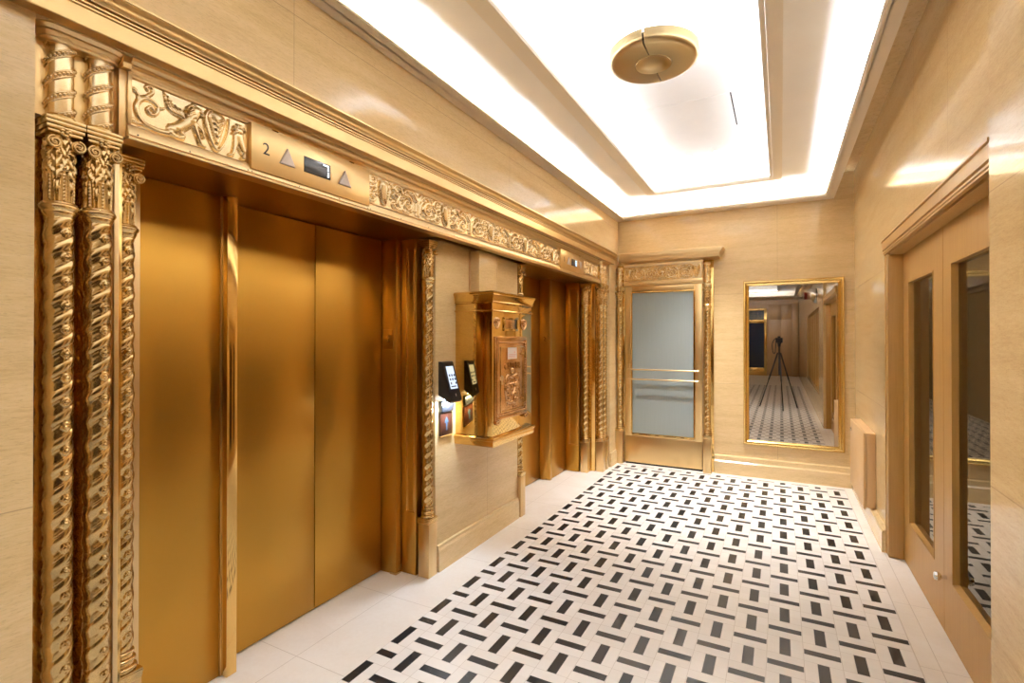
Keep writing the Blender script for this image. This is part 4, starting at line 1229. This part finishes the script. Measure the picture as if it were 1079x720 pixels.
# wires across the gap
for (xx, yy), lab in (((-0.812, 5.27), 'round recessed downlight in the raised tray beyond the hatch, left of the pair'), ((-0.545, 5.265), 'round recessed downlight in the raised tray beyond the hatch, right of the pair'),
        ((-0.812, 0.82), 'added unseen round downlight in the tray above the camera, left one'), ((-0.545, 0.82), 'added unseen round downlight in the tray above the camera, right one')):  # unseen near pair, assumed by symmetry and added to brighten the floor
    d = thing('downlight', lab, 'light', (xx, yy, ZT))
    build('rim', MB().lathe([(0.040, ZT-0.001), (0.040, ZT-0.006), (0.034, ZT-0.006), (0.032, ZT-0.001)], (xx, yy, 0), 28, closed=True), 'plaster', d)
    build('lens', MB().lathe([(0.033, ZT-0.0005), (0.033, ZT-0.003), (0.001, ZT-0.003)], (xx, yy, 0), 28), 'down', d)
    la = bpy.data.lights.new('downlight_beam', 'SPOT'); la.energy = DOWN_W if yy > 3 else DOWN_W*0.42; la.color = (0.96, 0.97, 1.0); la.spot_size = math.radians(78); la.spot_blend = 1.0; la.shadow_soft_size = 0.03
    lo = bpy.data.objects.new('downlight_beam', la); COL.objects.link(lo); lo.parent = d; lo.location = (0, 0, -0.012)
t = thing('access_hatch', 'square white access hatch in the raised ceiling tray beside the lamp', 'hatch', (-0.665, 4.37, ZT))
build('panel', MB().box(-1.008, -0.328, 4.045, 4.685, ZT-0.003, ZT-0.0003), 'plaster', t)
build('gap_line', MB().box(-0.328, -0.318, 4.045, 4.685, ZT-0.0015, ZT-0.0003), 'dark', t)
build('gap_line', MB().box(-1.011, -1.008, 4.045, 4.685, ZT-0.0015, ZT-0.0003), 'dark', t)

# ------------------------------------------------------------------ things behind the camera, seen in the mirror
t = thing('tripod', 'black camera tripod standing on the mosaic floor, seen in the mirror', 'tripod', (-0.03, -0.12, 0))
for a in (80, 205, 325):
    a = math.radians(a)
    p0 = Vector((-0.03 + 0.03*math.cos(a), -0.12 + 0.03*math.sin(a), 1.20)); p1 = Vector((-0.03 + 0.42*math.cos(a), -0.12 + 0.42*math.sin(a), 0.012))
    mid = p0.lerp(p1, 0.5)
    lg = build('leg', MB().tube([p0, mid], 0.015, 10).tube([mid, p1], 0.011, 10), 'rubber', t)
    build('foot', MB().sphere((p1.x, p1.y, 0.013), 0.014, 10, 6), 'rubber', lg)
build('centre_post', MB().tube([(-0.03, -0.12, 0.72), (-0.03, -0.12, 1.36)], 0.016, 12), 'rubber', t)
build('head', MB().lathe([(0.022, 1.33), (0.03, 1.35), (0.03, 1.39), (0.045, 1.40), (0.045, 1.415)], (-0.03, -0.12, 0), 20).tube([(-0.03, -0.12, 1.37), (-0.03, -0.30, 1.30)], 0.008, 8), 'rubber', t)
t = thing('photo_camera', 'black camera on the tripod, reflected in the mirror', 'camera', (-0.03, -0.12, 1.416))
build('body', MB().box(-0.10, 0.04, -0.16, -0.085, 1.416, 1.525, 0.008).box(-0.06, 0.0, -0.155, -0.09, 1.525, 1.56, 0.01), 'black', t)
build('lens', MB().lathe([(0.030, -0.086), (0.034, -0.08), (0.034, -0.05), (0.038, -0.045), (0.038, -0.026), (0.032, -0.026), (0.030, -0.032)], (-0.03, 0, 1.475), 24, 'y'), 'black', t)
build('strap', MB().tube(arc([(-0.105, -0.12, 1.51), (-0.16, -0.13, 1.40), (-0.15, -0.13, 1.22), (-0.11, -0.13, 1.20), (-0.09, -0.12, 1.42)], 8), 0.008, 6), 'rubber', t)
t = thing('convex_mirror', 'half dome convex security mirror high on the near right wall, seen in the mirror', 'mirror', (0.62, 0.45, 2.36))
dm = []
for i in range(9):
    a = PI/2*i/8
    dm.append((0.15*math.cos(a) + 0.0005, -0.09*math.sin(a)))
build('dome', MB().lathe(dm, (0.628, 0.45, 2.36), 28, 'x'), 'chrome', t)
build('rim', MB().lathe([(0.152, -0.006), (0.16, -0.006), (0.16, 0.0), (0.152, 0.0)], (0.6285, 0.45, 2.36), 28, 'x', closed=True), 'rubber', t)
o = build('dark_red_box', MB().box(0.56, 0.629, -3.62, -3.38, 2.56, 2.74, 0.006), 'red')  # plain dark red box, its use not known
tag(o, 'small dark red box high on the right wall, seen in the mirror', 'box')
# street door at the end of the lobby
t = thing('street_door', 'dark glass street door in a brass frame, reflected at the left of the mirror', 'door', (-1.0, YE, 0))
sd = MB().box(-1.62, -1.52, YE+0.001, YE+0.06, 0, 2.75, 0.003).box(-0.60, -0.50, YE+0.001, YE+0.06, 0, 2.75, 0.003).box(-1.52, -0.60, YE+0.001, YE+0.06, 0.0, 0.32, 0.003).box(-1.52, -0.60, YE+0.001, YE+0.06, 2.16, 2.28, 0.003).box(-1.52, -0.60, YE+0.001, YE+0.06, 2.66, 2.75, 0.003)
build('frame', sd, 'polish', t)
build('glass', MB().box(-1.52, -0.60, YE+0.001, YE+0.02, 0.32, 2.16).box(-1.52, -0.60, YE+0.001, YE+0.02, 2.28, 2.66), 'night', t)
gr = MB()
for i in range(6): gr.box(-1.52 + 0.153*i + 0.07, -1.52 + 0.153*i + 0.085, YE+0.02, YE+0.035, 2.28, 2.66)
for i in range(3): gr.box(-1.52, -0.60, YE+0.02, YE+0.035, 2.36 + 0.1*i, 2.375 + 0.1*i)
build('transom_grille', gr, 'black', t)
t = thing('wood_panelling', 'tall dark wood panelling at the far lobby end, seen in the mirror', 'panelling', (0, YE, 0))
for (a, b) in ((-0.44, 0.02), (0.03, 0.40)):
    for (z0, z1) in ((0.0, 2.28), (2.30, 2.90)):
        build('panel', MB().box(a, b, YE+0.001, YE+0.03, z0, z1, 0.004), 'walnut', t)
build('corner_post', MB().box(0.41, 0.60, YE+0.001, YE+0.25, 0.0, 2.93, 0.004), 'walnut', t)
